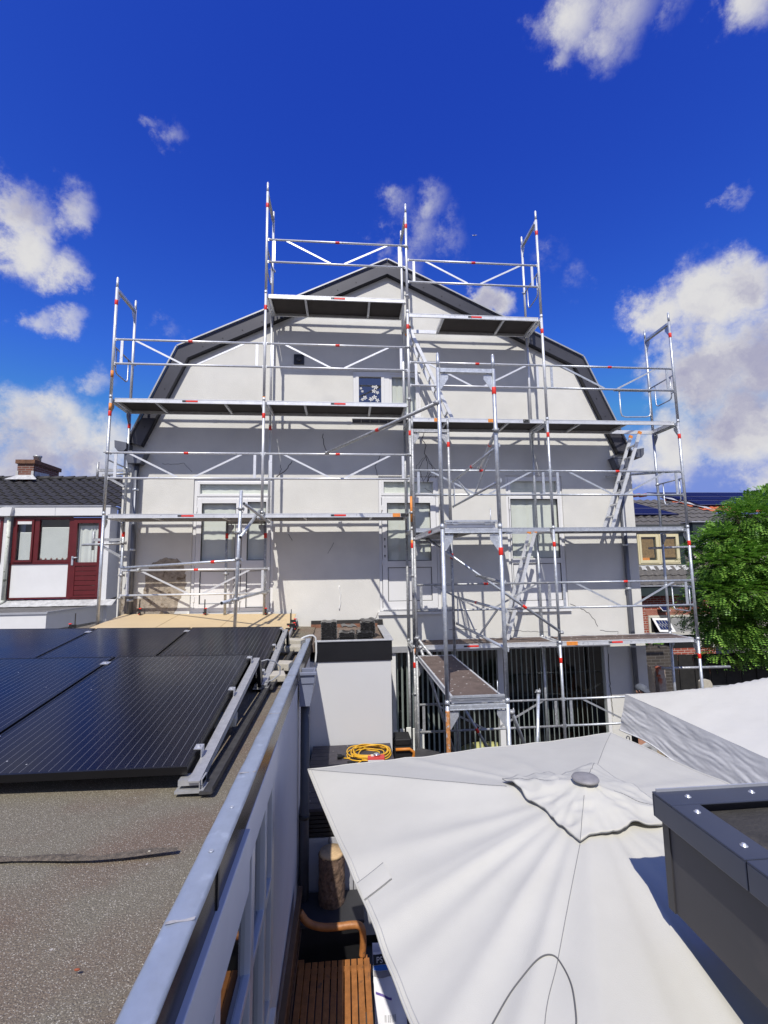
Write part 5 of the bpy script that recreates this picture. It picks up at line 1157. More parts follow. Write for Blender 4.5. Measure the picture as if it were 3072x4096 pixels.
# ------------------------------------------------------------------ neighbour with the maroon door
LY = 4.0
ln = thing('neighbour_house', 'white terraced house with maroon window frames and door under a dark tiled roof', 'house', (-8, 6, GZ))
build('wall', MB().box(-12.5, -8.13, LY + .02, 9, GZ, 1.33).box(-8.13, -5.80, LY + .05, 9, GZ, -.72).box(-5.83, -5.80, LY + .10, 9, -.72, 1.4), white_paint, ln)
build('corner_post', MB().box(-5.91, -5.795, LY - .03, LY + .10, -.75, 1.33), white_paint, ln)
build('fascia', MB().box(-12.5, -5.77, LY - .10, LY + .25, 1.33, 1.555), white_paint, ln, bevel=.004)
build('fascia_cap', MB().box(-12.5, -5.75, LY - .12, LY + .6, 1.556, 1.58).box(-7.06, -7.05, LY - .103, LY - .099, 1.34, 1.55), trim_alu, ln)
wfm = MB(); ring(wfm, -8.06, -6.70, .19, 1.305, .06, LY - .005, LY + .06, wb=.06); wfm.box(-7.56, -7.45, LY - .006, LY + .059, .25, 1.245)
w1 = build('window', wfm, maroon, ln, bevel=.004)
build('sash', ring(MB(), -7.995, -7.565, .205, 1.25, .05, LY - .03, LY + .02), maroon, w1, bevel=.004)
build('sash_head', MB().box(-7.94, -7.62, LY - .035, LY - .01, 1.13, 1.20), white_paint, w1)
for (a, b_) in ((-7.94, -7.62), (-7.44, -6.76)):
    build('pane', MB().quad((a, LY + .03, .25), (b_, LY + .03, .25), (b_, LY + .03, 1.25), (a, LY + .03, 1.25)), pane_glass, w1)
blm = MB()
for (a, b_, t) in ((-7.92, -7.64, .95), (-7.42, -6.78, 1.08)):
    n_s = int((t - .27) / .024)
    for k in range(n_s):
        z = .27 + k * .024; blm.quad((a, LY + .045, z), (b_, LY + .045, z), (b_, LY + .057, z + .021), (a, LY + .057, z + .021))
build('venetian_blind', blm, curtain_w, w1)
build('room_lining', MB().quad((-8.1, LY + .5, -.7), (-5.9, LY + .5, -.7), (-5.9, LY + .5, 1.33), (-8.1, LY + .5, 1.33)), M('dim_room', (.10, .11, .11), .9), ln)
pf = MB(); ring(pf, -8.08, -6.70, -.68, .19, .035, LY + .0, LY + .05); build('panel_frame', pf, maroon, ln)
build('spandrel_panel', MB().box(-8.04, -6.735, LY + .02, LY + .045, -.64, .155), white_paint, ln)
dr = MB(); ring(dr, -6.70, -5.92, -.70, 1.29, .05, LY - .01, LY + .06); ring(dr, -6.65, -5.97, -.66, 1.24, .09, LY - .025, LY + .03, wb=.05); dr.box(-6.56, -6.06, LY - .024, LY + .029, .10, .19)
z = -.60
while z < .08: dr.box(-6.56, -6.06, LY - .012, LY + .02, z, z + .105); z += .116
md_ = build('door', dr, maroon, ln, bevel=.003)
build('pane', MB().quad((-6.56, LY + .01, .19), (-6.06, LY + .01, .19), (-6.06, LY + .01, 1.15), (-6.56, LY + .01, 1.15)), pane_glass, md_)
build('door_curtain', MB().grid(lambda u, v: (-6.58 + .55 * u, LY + .09 + .018 * math.sin(u * 34 + math.sin(u * 9) * 2) * (1 - .3 * v), .17 + .93 * v), 70, 4), curtain_w, md_)
build('door_handle', MB().box(-6.645, -6.60, LY - .04, LY - .024, .12, .34).tube((-6.62, LY - .06, .30), (-6.50, LY - .06, .305), .014, 8).box(-6.63, -6.61, LY - .07, LY - .03, .29, .31), galv, md_)
build('second_window', ring(MB(), -9.6, -8.30, .20, 1.31, .06, LY - .01, LY + .05), maroon, ln)
build('second_pane', MB().quad((-9.54, LY + .018, .25), (-8.36, LY + .018, .25), (-8.36, LY + .018, 1.25), (-9.54, LY + .018, 1.25)), pane_glass, ln)
bl2 = MB(); z = .27
while z < 1.10: bl2.obox((-8.95, LY + .012, z), (.58, 0, 0), (0, .004, .009), (0, .001, .001)); z += .024
build('second_blind', bl2, curtain_w, ln)
lp = build('downpipe', MB().tube((-8.11, LY - .08, 1.34), (-8.10, LY - .08, -.72), .04, 14).path([(-8.10, LY - .08, -.70), (-8.11, LY - .1, -.74), (-8.2, LY - .14, -.77)], .042, 12), M('flaking_green_pipe', (.60, .62, .54), .7, var=.12, vscale=14, spots=((.22, .25, .18), 12, .62, .05)), ln)
build('hopper', MB().prism([(-8.235, LY - .19, 1.53), (-7.995, LY - .19, 1.53), (-8.03, LY - .19, 1.32), (-8.19, LY - .19, 1.32)], (0, .09, 0)), white_paint, lp)
build('lead_apron', MB().grid(lambda u, v: (-8.3 + 2.75 * u, LY - .02 - .20 * v + .008 * math.sin(u * 30), -.71 - .13 * v + .008 * noise.noise(Vector((u * 20, v * 4, 1)))), 60, 5).quad((-5.80, LY - .1, -.83), (-5.78, LY + 2.0, -.83), (-5.80, LY + 2.0, -.55), (-5.80, LY + .0, -.73)), lead, ln)
rt = tiles(MB(), (-13.0, LY + .35, 1.60), (1, 0, 0), (0, 2.75, 1.24), 30, 9, .285, .335, amp=.045, step=.034)
build('tiled_roof', rt, tile_grey, ln)
rg = MB(); x = -13.0
while x < -4.6: rg.path([(x, 7.06, 2.845), (x + .18, 7.06, 2.86), (x + .36, 7.06, 2.872)], .075, 10); x += .35
build('ridge_tiles', rg, tile_grey, ln)
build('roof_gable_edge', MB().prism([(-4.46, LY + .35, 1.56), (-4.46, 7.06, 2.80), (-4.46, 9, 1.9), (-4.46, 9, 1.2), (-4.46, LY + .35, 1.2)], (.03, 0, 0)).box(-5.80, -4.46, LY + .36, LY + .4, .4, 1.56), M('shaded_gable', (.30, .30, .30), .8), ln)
chm = build('chimney', MB().box(-10.02, -9.55, 6.85, 8.1, 2.6, 3.28), brick_chim, ln)
build('chimney_cap', MB().box(-10.06, -9.50, 6.80, 8.15, 3.28, 3.40), M('chimney_cap_brick', (.17, .085, .05), .9, var=.4, vscale=10), chm)
build('chimney_pot', MB().lathe((-9.62, 7.1, 3.40), [(.10, 0), (.10, .13), (.12, .14), (.12, .19), (.09, .20)], 18), galv_worn, chm)
build('chimney_flashing', MB().prism([(-10.25, 6.70, 2.78), (-9.35, 6.70, 2.78), (-9.55, 6.845, 2.93), (-10.0, 6.845, 2.93)], (0, -.03, -.02)).box(-10.05, -9.98, 6.83, 6.85, 2.75, 3.05).box(-9.60, -9.53, 6.83, 6.85, 2.75, 3.05).quad((-9.545, 6.9, 2.78), (-9.545, 7.6, 2.9), (-9.545, 7.6, 3.1), (-9.545, 6.9, 3.05)), lead, chm)
pots = M('terracotta', (.20, .07, .04), .6, var=.2)
for i, x in enumerate((-7.40, -7.29, -7.16, -7.03, -6.90, -6.79)):
    o = build('clay_pot', MB().lathe((x, LY + .075, .25), [(.022, 0), (.038, .02), (.036, .045), (.02, .06), (.008, .075)], 10).path([(x + .03, LY + .075, .27), (x + .055, LY + .075, .29), (x + .06, LY + .075, .305)], .006, 5), pots, None, (x, LY + .075, .25))
    tag(o, 'small brown clay pot on the sill of the maroon framed window', 'ornament', 'clay pots on the maroon window sill')
# annex of that neighbour
la = thing('neighbour_annex', 'flat roofed extension with wide white fascia boards below the maroon door', 'annex', (-9, 3, GZ))
build('roof_deck', MB().prism([(-13, 2.30, -.885), (-6.12, 2.30, -.885), (-5.84, 4.5, -.87), (-13, 4.5, -.87)], (0, 0, .012)), M('grey_felt', (.13, .125, .12), .85, var=.3, vscale=2), la)
build('fascia', MB().box(-13, -6.10, 2.26, 2.30, -1.22, -.86).prism([(-6.10, 2.30, -1.22), (-5.82, 4.5, -1.22), (-5.82, 4.5, -.855), (-6.10, 2.30, -.86)], (-.03, 0, 0)), white_paint, la)
build('fascia_trim', MB().box(-13, -6.07, 2.235, 2.262, -.885, -.845).bar((-6.085, 2.25, -.85), (-5.80, 4.5, -.845), .03, .03), trim_alu, la)
build('lower_board', MB().box(-13, -6.12, 2.31, 2.36, -1.60, -1.24).box(-13, -6.14, 2.30, 2.34, -1.70, -1.62), white_paint, la)
build('wall', MB().box(-13, -6.16, 2.40, 4.4, GZ, -1.2), M('annex_wall', (.45, .45, .44), .8), la)

# ------------------------------------------------------------------ neighbour with the cream dormer window
rn = thing('brick_house', 'red brick house with a grey tiled roof and a cream dormer window past the gable', 'house', (11, 9, GZ))
RYW = 7.2
build('wall', MB().box(9.4, 12.62, RYW, RYW + .3, GZ, -1.10).box(12.58, 12.62, RYW + .3, 11, GZ, -1.1), brick_red, rn)
build('soldier_course', MB().box(10.2, 12.66, RYW - .012, RYW + .02, -1.785, -1.60), brick_mat('soldier_brick', (.40, .10, .055), (.32, .075, .045), (.50, .40, .34), 5.5), rn)
build('eaves_board', MB().box(9.4, 12.2, RYW - .32, RYW + .1, -1.11, -.80), green_dark, rn)
build('gutter_edge', MB().box(9.4, 12.2, RYW - .36, RYW - .30, -.80, -.765), trim_alu, rn)
skirt = tiles(MB(), (9.0, RYW - .30, -.76), (1, 0, 0), (0, .50, .60), 11, 2, .30, .40, amp=.035, step=.03); build('tile_skirt', skirt, tile_mid, rn)
build('lead_sill', MB().grid(lambda u, v: (9.9 + 2.15 * u, 7.45 - .16 * v, -.10 - .16 * v + .02 * math.sin(u * 40) * v), 50, 4), lead, rn)
mr_ = tiles(MB(), (8.6, 7.75, 1.32), (1, 0, 0), (0, 2.0, 1.25), 20, 7, .31, .33, amp=.035, step=.03)
kept = MB()
xe = lambda z: 12.55 + (2.85 - z) * 1.95
for f, mi_, s_ in zip(mr_.f, mr_.m, mr_.s):
    c = sum((mr_.v[i] for i in f), Vector((0, 0, 0))) / len(f)
    if c.x < xe(c.z): kept.f.append(f); kept.m.append(mi_); kept.s.append(s_)
kept.v = mr_.v
build('main_roof', kept, tile_mid, rn)
build('hip_flashing', MB().grid(lambda u, v: (12.55 + 2.35 * u + .26 * v, 10.05 - 1.95 * u, 2.86 - 1.22 * u + .035 + .03 * math.sin(u * 34) * v - .03 * v), 40, 4), lead, rn)
rd2 = MB(); x = 10.2
while x < 12.5: rd2.path([(x, 9.98, 2.76), (x + .3, 9.98, 2.80)], .07, 8); x += .29
build('ridge_tiles', rd2, tile_red, rn)
build('dormer_wall', MB().box(9.6, 12.04, 7.50, 9.2, -.12, 1.16).prism([(12.04, 7.5, 1.16), (12.04, 9.2, 1.16), (12.04, 7.5, -.12)], (.01, 0, 0)), green_dark, rn)
build('dormer_eave', MB().box(9.6, 12.06, 7.36, 7.8, 1.10, 1.33), M('dormer_eave_grey', (.06, .065, .065), .5), rn)
cw = MB(); ring(cw, 10.28, 11.83, -.07, 1.02, .05, 7.44, 7.52); cw.box(11.03, 11.09, 7.441, 7.52, -.02, .97)
cwo = build('cream_window', cw, cream, rn, bevel=.006)
for (a, b_) in ((10.33, 11.03), (11.09, 11.78)):
    build('casement', ring(MB(), a, b_, -.02, .97, .075, 7.42, 7.49, wb=.10), cream, cwo, bevel=.005)
    build('pane', MB().quad((a + .07, 7.46, .08), (b_ - .07, 7.46, .08), (b_ - .07, 7.46, .9), (a + .07, 7.46, .9)), pane_glass, cwo)
    bb2 = MB(); z = .20
    while z < .92: bb2.box(a + .085, b_ - (.14 if a < 11 else .10), 7.480, 7.486, z, z + .017); z += .020
    for k in range(3): bb2.box(a + .085, b_ - (.14 if a < 11 else .10), 7.474 - .004 * k, 7.479 - .004 * k, .17 + .03 * k, .215 + .03 * k)
    build('bamboo_blind', bb2, bamboo, cwo)
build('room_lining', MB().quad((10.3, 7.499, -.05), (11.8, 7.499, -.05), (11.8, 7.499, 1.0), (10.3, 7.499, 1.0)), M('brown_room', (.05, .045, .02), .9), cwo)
build('box_on_sill', MB().box(10.42, 10.70, 7.47, 7.49, .085, .17), orange_pt, cwo)
# wall-side tiles past the dormer and the second dormer
vt = tiles(MB(), (12.05, 7.46, -.35), (1, 0, 0), (0, .9, 1.25), 2, 5, .30, .36, amp=.04, step=.03); build('side_tiles', vt, tile_mid, rn)
d2_ = MB().box(12.33, 15.5, 7.35, 9.5, .40, 1.40); build('side_dormer', d2_, green_dark, rn)
build('side_dormer_trim', MB().box(12.25, 15.6, 7.28, 9.5, 1.40, 1.44), trim_alu, rn)
build('side_dormer_window', ring(MB(), 12.62, 14.6, .42, 1.17, .14, 7.27, 7.34), white_paint, rn)
build('side_dormer_pane', MB().quad((12.76, 7.33, .50), (14.4, 7.33, .5), (14.4, 7.33, 1.05), (12.76, 7.33, 1.05)), pane_mirror, rn)
build('lead_valley', MB().grid(lambda u, v: (12.30 + .45 * u + .10 * v, 7.27, .80 - .62 * u), 10, 1).grid(lambda u, v: (11.95 + .25 * u, 7.30, -.42 + .45 * u - .12 * v), 8, 1), lead, rn)
# triangular solar panel on the slope
tp = MB(); tri = [(9.9, 8.20, 2.57), (10.92, 9.18, 2.60), (12.50, 8.28, 1.86), (9.9, 8.20, 1.80)]
n3 = Vector((0, -1.25, 2.0)).normalized()
def on_slope(x, z): y = 7.75 + (z - 1.32) * 2.0 / 1.25; return Vector((x, y, z)) + n3 * .10
tri = [on_slope(9.6, 2.75), on_slope(10.75, 2.62), on_slope(12.62, 1.72), on_slope(9.6, 1.70)]
tpo = build('solar_panel', MB().prism(tri, -n3 * .04), solar_far, rn)
# ground floor window, blind, solar lamp
gw = build('ground_window', MB().box(10.27, 12.60, RYW - .05, RYW + .02, -1.86, -1.79).box(10.27, 10.34, RYW - .04, RYW + .02, -2.9, -1.86).box(10.97, 11.05, RYW - .04, RYW + .02, -2.9, -1.86).box(11.95, 12.10, RYW - .04, RYW + .02, -2.9, -1.86).box(12.50, 12.60, RYW - .04, RYW + .02, -2.9, -1.86).box(10.34, 12.5, RYW - .04, RYW + .02, -2.46, -2.36).box(12.1, 12.65, RYW - .06, RYW, -2.62, -2.46), M('cream_white_paint', (.70, .68, .58), .5), rn)
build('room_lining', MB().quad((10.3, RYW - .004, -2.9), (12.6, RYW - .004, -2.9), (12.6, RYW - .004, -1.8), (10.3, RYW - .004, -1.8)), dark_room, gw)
bl3 = MB(); z = -2.44
while z < -1.88: bl3.obox((11.5, RYW - .03, z), (.44, 0, 0), (0, .018, .010), (0, .001, .002)); z += .034
build('shutter_blind', bl3, M('grey_blind', (.50, .50, .49), .6), gw)
op = MB(); A0 = Vector((10.38, RYW - .06, -1.88)); exv = Vector((.50, -.10, .0)); ezv = Vector((.07, -.24, -.42))
for (u0, u1, v0, v1) in ((0, .14, 0, 1), (.86, 1, 0, 1), (.14, .86, 0, .14), (.14, .86, .86, 1)):
    op.prism([A0 + exv * u0 + ezv * v0, A0 + exv * u1 + ezv * v0, A0 + exv * u1 + ezv * v1, A0 + exv * u0 + ezv * v1], (0, .035, .01))
opo = build('open_top_light', op, white_paint, gw)
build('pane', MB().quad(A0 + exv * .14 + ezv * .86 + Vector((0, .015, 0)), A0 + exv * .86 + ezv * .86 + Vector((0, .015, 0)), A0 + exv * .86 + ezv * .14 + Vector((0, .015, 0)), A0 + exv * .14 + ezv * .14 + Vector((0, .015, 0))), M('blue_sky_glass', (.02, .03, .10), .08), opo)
def lead_lines(P):
    mb = MB()
    for u in (.25, .5, .75): mb.path([P(u, 0), P(u, .35), P(u - .11, .5), P(u, .68), P(u, 1)], .006, 4); mb.path([P(u, .35), P(u + .13, .5), P(u, .68)], .006, 4)
    mb.path([P(0, .35), P(.12, .5), P(0, .68)], .006, 4); return mb
came = M('lead_came', (.55, .56, .58), .5)
build('leaded_lines', lead_lines(lambda u, v: A0 + exv * (.14 + .72 * u) + ezv * (.14 + .72 * v) + Vector((0, -.004, 0))), came, opo)
build('leaded_lines', lead_lines(lambda u, v: Vector((12.12 + .36 * u, RYW - .03, -1.90 - .44 * v))), came, gw)
lm = thing('solar_lamp', 'small solar powered wall lamp above the leaded window', 'wall lamp', (10.73, RYW - .1, -1.6))
build('lamp_body', MB().box(10.62, 10.86, RYW - .16, RYW, -1.68, -1.59), black_rub, lm, bevel=.01)
sp2 = MB().prism([(10.62, RYW - .30, -1.62), (10.90, RYW - .30, -1.63), (10.88, RYW - .12, -1.47), (10.60, RYW - .12, -1.46)], (0, .01, .012)); build('solar_cell', sp2, M('pale_frame', (.6, .6, .62), .4), lm)
build('cell_face', MB().quad((10.645, RYW - .292, -1.604), (10.875, RYW - .292, -1.612), (10.86, RYW - .132, -1.468), (10.63, RYW - .132, -1.46)), M('lamp_cell', (.015, .02, .07), .15), lm)
# far house with a roof full of panels
fh = thing('far_house', 'distant house with orange roof tiles and rows of blue solar panels', 'house', (19, 15, GZ))
build('wall', MB().box(16.0, 30, 14.2, 20, GZ, 2.45), M('far_wall', (.5, .45, .38), .9), fh)
fr_ = tiles(MB(), (16.6, 13.3, 2.45), (1, 0, 0), (0, 1.5, 1.05), 40, 5, .33, .40); build('tiled_roof', fr_, tile_red, fh)
n4 = Vector((0, -1.05, 1.5)).normalized(); e4 = Vector((0, 1.5, 1.05)).normalized()
def fp(x, s_): return Vector((x, 13.3, 2.45)) + e4 * s_ + n4 * .13
for r, (s0, s1) in enumerate(((.55, 1.12), (1.15, 2.0))):
    for k in range(8):
        x0 = 18.0 + k * 1.72 - (0 if r == 0 else 1.25 + .0); x1 = x0 + 1.68; sh = -.75 * (1 if r else .5)
        o = build('solar_panel', MB().prism([fp(x0, s0), fp(x1, s0), fp(x1 + sh, s1), fp(x0 + sh, s1)], -n4 * .04), solar_far, fh)
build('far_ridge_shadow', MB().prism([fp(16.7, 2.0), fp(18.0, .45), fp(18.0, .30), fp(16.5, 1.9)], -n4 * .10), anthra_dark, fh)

# ------------------------------------------------------------------ robinia tree
tr_ = thing('robinia_tree', 'leafy robinia tree with drooping pinnate leaves beside the brick house', 'tree', (10.4, 3.2, GZ))
tk = MB(); tk.path([(10.4, 3.2, GZ), (10.38, 3.2, -2.6), (10.2, 3.1, -1.4), (10.0, 3.0, -.2), (9.9, 2.9, .7)], .17, 12, r2=.05)
for (a, b_, c) in (((10.25, 3.1, -1.6), (9.4, 2.6, -.9), (8.8, 2.4, -.7)), ((10.05, 3.0, -.4), (9.3, 2.7, .3), (8.9, 2.5, .5)), ((10.1, 3.05, -.8), (10.9, 2.8, .2), (11.4, 2.8, .8)), ((9.95, 2.95, .1), (9.7, 2.6, .9), (9.6, 2.6, 1.3)), ((10.3, 3.1, -1.8), (10.9, 2.3, -1.2), (11.2, 2.2, -1.1))): tk.path([a, b_, c], .06, 8, r2=.02)
build('trunk', tk, bark, tr_)
CL = [((9.05, 2.5, .50), (.50, .6, .36), 1.0), ((9.85, 2.5, .98), (.62, .7, .48), 1.2), ((10.7, 2.7, 1.2), (.9, .8, .6), 1.0), ((8.62, 2.3, -.12), (.34, .5, .26), .8), ((9.2, 2.2, -.05), (.65, .6, .42), 1.2), ((9.95, 2.2, .1), (.75, .6, .5), 1.2), ((8.62, 2.3, -.72), (.36, .5, .32), .9), ((9.2, 2.1, -.75), (.6, .6, .38), 1.1), ((9.95, 2.1, -.75), (.75, .6, .45), 1.1), ((9.0, 2.6, -1.5), (.5, .6, .42), .9), ((9.7, 2.4, -1.55), (.75, .7, .45), .9), ((10.8, 2.4, -.4), (.9, .8, .8), .8), ((10.6, 2.4, -1.5), (.8, .8, .6), .6), ((9.75, 3.2, .1), (.9, .7, .75), .9), ((9.6, 3.3, -1.2), (1.0, .6, .8), .9), ((9.1, 2.7, -2.1), (.5, .5, .3), .5), ((10.2, 2.7, -2.1), (.8, .6, .3), .6)]
lf = MB()
tot = sum(c[2] * c[1][0] * c[1][2] for c in CL)
for (c, r, w) in CL:
    n = int(9500 * w * r[0] * r[2] / tot)
    for _ in range(n):
        d = Vector((rnd.gauss(0, 1), rnd.gauss(0, 1), rnd.gauss(0, 1) + .25)).normalized(); q = rnd.uniform(.45, 1.08)
        p = Vector((c[0] + d.x * r[0] * q, c[1] + d.y * r[1] * q, c[2] + d.z * r[2] * q))
        a = (d + Vector((rnd.uniform(-.6, .6), rnd.uniform(-.6, .6), rnd.uniform(-.55, .2)))).normalized()
        s_ = a.cross(Vector((0, 0, 1)))
        if s_.length < .1: s_ = Vector((1, 0, 0))
        s_.normalize(); u = s_.cross(a)
        if u.z < 0: u = -u
        L = rnd.uniform(.16, .26); m = 6
        for k in range(m):
            q0 = p + a * (L * (k + .6) / m) - Vector((0, 0, .07 * ((k + .6) / m) ** 2))
            ll = .074 * (1 - .35 * abs(k / m - .4)) * rnd.uniform(.85, 1.2); wv = .021
            for sg in (-1, 1):
                t = (s_ * sg + a * .35 + u * rnd.uniform(-.35, .2)).normalized(); v_ = a * wv
                lf.quad(q0, q0 + t * ll * .45 - v_, q0 + t * ll, q0 + t * ll * .45 + v_)
build('crown', lf, leaf_tree, tr_)

# ------------------------------------------------------------------ garden edge at the house corner
gwl = build('garden_wall', MB().prism([(5.95, 2.5, GZ), (7.62, 2.5, GZ), (7.62, 2.5, -1.98), (5.95, 2.5, -1.72)], (0, .22, 0)), brick_dark, None, (6.8, 2.5, GZ)); tag(gwl, 'dark brick garden wall past the corner of the white house', 'garden wall')
fe = thing('dark_fence', 'board fence coloured black like the shadow under the tree', 'fence', (10, 3.4, GZ))
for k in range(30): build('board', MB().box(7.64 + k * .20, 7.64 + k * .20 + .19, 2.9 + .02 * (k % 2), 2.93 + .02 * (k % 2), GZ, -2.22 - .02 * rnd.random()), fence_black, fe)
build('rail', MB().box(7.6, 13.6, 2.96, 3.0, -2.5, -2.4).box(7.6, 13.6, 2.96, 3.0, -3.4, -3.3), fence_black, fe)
o = build('broken_plank', MB().prism([(5.985, 1.2, GZ), (6.23, 1.2, GZ), (6.225, 1.2, -2.6), (6.195, 1.2, -2.30), (6.155, 1.2, -2.09), (6.10, 1.2, -2.07), (6.07, 1.2, -2.16), (6.05, 1.2, -2.20), (6.01, 1.2, -2.31), (5.975, 1.2, -2.36)], (.02, .07, 0)), wood_old, None, (6.1, 1.2, GZ)); tag(o, 'weathered plank with a splintered slanting top by the house corner', 'plank')
gp = thing('gate_post', 'weathered wooden gate post with a rust stained hinge pin', 'post', (6.38, 1.25, GZ))
build('post', MB().prism([(6.31, 1.2, GZ), (6.45, 1.2, GZ), (6.455, 1.2, -2.14), (6.43, 1.2, -2.10), (6.34, 1.2, -2.10), (6.31, 1.2, -2.13)], (0, .13, 0)), M('rust_streaked_wood', (.40, .34, .28), .85, var=.25, vscale=12, bump=.7, bscale=40, spots=((.36, .10, .05), 5, .50, .12)), gp)
build('hinge_pin', MB().box(6.26, 6.34, 1.185, 1.199, -2.29, -2.25).tube((6.275, 1.19, -2.25), (6.275, 1.19, -2.16), .012, 8), rust, gp)
o = build('fence_post', MB().prism([(7.24, 1.2, GZ), (7.45, 1.2, GZ), (7.45, 1.2, -2.47), (7.41, 1.2, -2.40), (7.30, 1.2, -2.39), (7.24, 1.2, -2.43)], (0, .12, 0)), ballast, None, (7.35, 1.25, GZ)); tag(o, 'concrete fence post with a rounded top above the white tent', 'post')
o = build('garden_rail', MB().box(7.45, 9.6, 1.22, 1.30, -2.66, -2.53), M('grey_rail', (.30, .31, .30), .8, var=.2), None, (8.4, 1.25, -2.6)); tag(o, 'grey horizontal garden rail starting at the rounded fence post', 'rail')
o = build('scaffold_stub', MB().tube((6.05, .72, -2.02), (7.45, .72, -2.03), .024, 10), galv_worn, scaf); 
o = build('tie_stub', MB().tube((6.0, .74, .28), (6.95, .72, .30), .024, 10), galv_worn, scaf)
o = build('tie_stub', MB().tube((5.2, .72, 1.72), (6.75, .70, 1.83), .022, 10), galv_worn, scaf)
for i, (p, q, lb) in enumerate((((5.1, -1.2, -3.70), (5.35, .6, -3.66), 'reddish timber sleeper on the ground under the tent edge'), ((5.6, -1.0, -3.68), (6.4, .2, -3.70), 'pale timber beam lying beside the scaffold foot'), ((4.95, -.5, -3.2), (5.2, -.45, -2.7), 'upright wooden beam next to the hand of the worker'))):
    o = build('timber_beam', MB().bar(p, q, .16, .10), wood_old, None, p); tag(o, lb, 'beam')
o = build('upright_beam', MB().box(5.12, 5.26, -.62, -.50, GZ, -2.75).box(5.29, 5.42, -.55, -.45, GZ, -2.80), wood_old, None, (5.2, -.55, GZ)); tag(o, 'pair of upright wooden boards beside the worker under the tent', 'boards')
def leafy(name, label, c, r, n, mat_, sz):
    mb = MB()
    for _ in range(n):
        d = Vector((rnd.gauss(0, 1), rnd.gauss(0, 1), abs(rnd.gauss(0, 1)))).normalized(); p = Vector(c) + Vector((d.x * r[0], d.y * r[1], d.z * r[2])) * rnd.uniform(.3, 1)
        a = (d + Vector((rnd.uniform(-.5, .5), rnd.uniform(-.5, .5), rnd.uniform(-.2, .6)))).normalized(); s_ = a.orthogonal().normalized(); s_ = (s_ * math.cos(k_ := rnd.uniform(0, 6)) + a.cross(s_) * math.sin(k_))
        L = sz * rnd.uniform(.7, 1.3); mb.quad(p, p + a * L * .5 - s_ * L * .25, p + a * L, p + a * L * .5 + s_ * L * .25)
    o = build(name, mb, mat_, None, c); tag(o, label, 'plant'); return o
leafy('garden_shrub', 'bright green shrub showing between the tent valance and the parasol', (3.98, -2.55, -3.1), (.40, .35, .55), 900, leaf_bush, .11)
leafy('trailing_plant', 'light green plant growing on the dark brick garden wall', (7.0, 2.6, -1.90), (.42, .15, .16), 260, leaf_bush, .10)

# ------------------------------------------------------------------ worker behind the tent
def skinned(name, verts, edges, radii, mat_, parent, root=0, sub=2):
    org = base_of(parent); me = bpy.data.meshes.new(name); me.from_pydata([tuple(Vector(v) - org) for v in verts], edges, [])
    me.materials.append(mat_); o = bpy.data.objects.new(name, me); COL.objects.link(o); o.parent = parent
    md = o.modifiers.new('skin', 'SKIN'); md.use_smooth_shade = True
    for i, r in enumerate(radii):
        sv = me.skin_vertices[0].data[i]; sv.radius = (r, r) if not isinstance(r, tuple) else r; sv.use_root = (i == root)
    s_ = o.modifiers.new('smooth', 'SUBSURF'); s_.levels = sub; s_.render_levels = sub
    return o
wk = thing('person', 'worker in a dark shirt and grey cap standing behind the white tent holding a stick', 'person', (4.85, -.42, GZ))
px, py = 4.85, -.42
V = [(px, py, -2.86), (px, py, -2.66), (px, py - .02, -2.44), (px, py, -2.28), (px - .01, py - .02, -2.20), (px - .02, py - .04, -2.11), (px - .02, py - .05, -2.03),
     (px - .17, py, -2.31), (px - .25, py - .03, -2.55), (px - .20, py - .14, -2.76), (px + .17, py, -2.31), (px + .26, py - .05, -2.58), (px + .23, py - .15, -2.83),
     (px - .10, py, -2.92), (px - .11, py - .03, -3.33), (px - .11, py + .02, -3.70), (px - .12, py - .12, -3.75), (px + .10, py, -2.92), (px + .11, py - .03, -3.33), (px + .11, py + .02, -3.70), (px + .12, py - .12, -3.75)]
Ed = [(0, 1), (1, 2), (2, 3), (3, 4), (4, 5), (5, 6), (3, 7), (7, 8), (8, 9), (3, 10), (10, 11), (11, 12), (0, 13), (13, 14), (14, 15), (15, 16), (0, 17), (17, 18), (18, 19), (19, 20)]
Rd = [(.15, .11), (.14, .10), (.16, .11), (.10, .085), .052, (.072, .088), (.06, .075), .06, .045, .032, .06, .045, .033, .085, .062, .045, .035, .085, .062, .045, .035]
skinned('body', V, Ed, Rd, skin_m, wk)
skinned('shirt', [V[0], V[1], V[2], V[3], (px, py, -2.24), V[7], (px - .21, py - .015, -2.44), V[10], (px + .215, py - .025, -2.45)], [(0, 1), (1, 2), (2, 3), (3, 4), (3, 5), (5, 6), (3, 7), (7, 8)], [(.165, .125), (.155, .115), (.175, .125), (.115, .10), .065, .075, .066, .075, .066], shirt_m, wk)
skinned('trousers', [(px, py, -2.80), V[0], V[13], V[14], (px - .11, py + .02, -3.66), V[17], V[18], (px + .11, py + .02, -3.66)], [(0, 1), (1, 2), (2, 3), (3, 4), (1, 5), (5, 6), (6, 7)], [(.16, .12), (.17, .13), .105, .082, .07, .105, .082, .07], shirt_l, wk)
hd = Vector((px + .23, py - .17, -2.90))
for (ox, ln_, r) in ((-.030, .075, .0085), (-.010, .085, .009), (.010, .080, .009), (.030, .065, .008)):
    z = hd.z - ox
    skinned('finger', [(hd.x - .03, hd.y, z), (hd.x - .04, hd.y - .035, z), (hd.x - .005, hd.y - .055, z - .003), (hd.x + .03, hd.y - .04, z - .004)], [(0, 1), (1, 2), (2, 3)], [r * 1.1, r, r, r * .8], skin_m, wk, 0, 1)
skinned('thumb', [(hd.x + .0, hd.y + .01, hd.z + .035), (hd.x + .035, hd.y - .01, hd.z + .03), (hd.x + .03, hd.y - .045, hd.z + .025)], [(0, 1), (1, 2)], [.012, .011, .009], skin_m, wk, 0, 1)
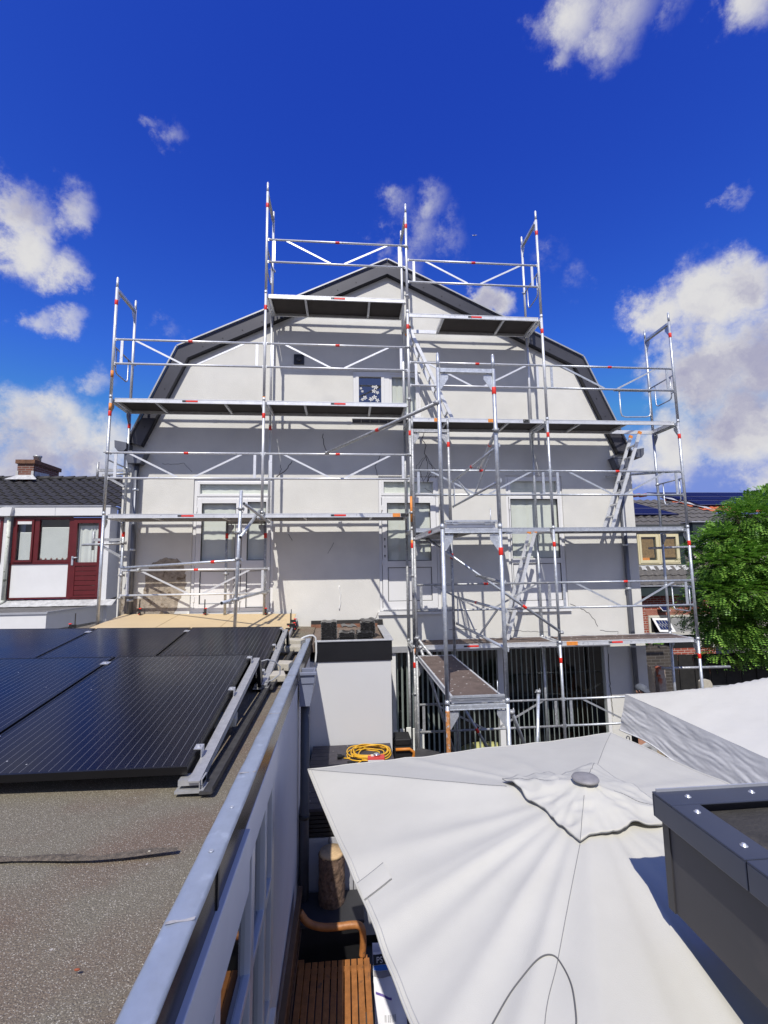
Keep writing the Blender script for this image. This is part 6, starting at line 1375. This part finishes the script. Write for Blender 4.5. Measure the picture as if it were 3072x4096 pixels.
skinned('palm', [(px + .23, py - .15, -2.83), (hd.x - .02, hd.y, hd.z + .03), (hd.x - .025, hd.y + .005, hd.z - .03)], [(0, 1), (1, 2)], [(.03, .028), (.036, .022), (.03, .02)], skin_m, wk, 0, 1)
for nm, q_, r_ in (('nose', (px - .075, py - .125, -2.09), (.018, .022, .022)), ('eye', (px - .04, py - .135, -2.065), (.011, .008, .008)), ('eye', (px - .10, py - .115, -2.065), (.011, .008, .008)), ('ear', (px + .058, py - .04, -2.09), (.012, .02, .03)), ('ear', (px - .098, py - .04, -2.09), (.012, .02, .03)), ('mouth', (px - .06, py - .12, -2.14), (.025, .012, .007))): build(nm, MB().blob(q_, r_), skin_m, wk)
build('cap', MB().blob((px - .02, py - .045, -2.045), (.092, .108, .075), 0, 18, 12).prism([(px - .10, py - .12, -2.045), (px + .03, py - .14, -2.045), (px - .0, py - .24, -2.06), (px - .09, py - .23, -2.06)], (0, 0, .012)), cap_m, wk)
o = build('stick', MB().tube((hd.x + .005, hd.y - .028, -2.72), (hd.x + .01, hd.y - .03, GZ + .02), .014, 8), wood_old, None, (hd.x, hd.y, GZ)); tag(o, 'thin wooden stick gripped by the worker', 'stick')

# ------------------------------------------------------------------ tiny airliner high in the sky
pd_ = Vector((.2415, .7583, .6056)).normalized() * 2200
air = thing('airplane', 'tiny white airplane high in the blue sky above the scaffold', 'airplane', pd_)
fx = Vector((1, -.2, 0)).normalized(); fy = Vector((.2, 1, 0)).normalized()
build('fuselage', MB().path([pd_ - fx * 9, pd_ - fx * 7, pd_ + fx * 6, pd_ + fx * 9], 1.1, 10), white_paint, air)
build('wing', MB().prism([pd_ + fx * 1.5, pd_ - fx * 1.5, pd_ - fx * 3.5 + fy * 8, pd_ - fx * 2.5 + fy * 8], (0, 0, .25)).prism([pd_ + fx * 1.5, pd_ - fx * 1.5, pd_ - fx * 3.5 - fy * 8, pd_ - fx * 2.5 - fy * 8], (0, 0, .25)), white_paint, air)
build('tail', MB().prism([pd_ - fx * 6.5, pd_ - fx * 9, pd_ - fx * 9.8 + Vector((0, 0, 3.2)), pd_ - fx * 8.7 + Vector((0, 0, 3.2))], fy * .2), white_paint, air)
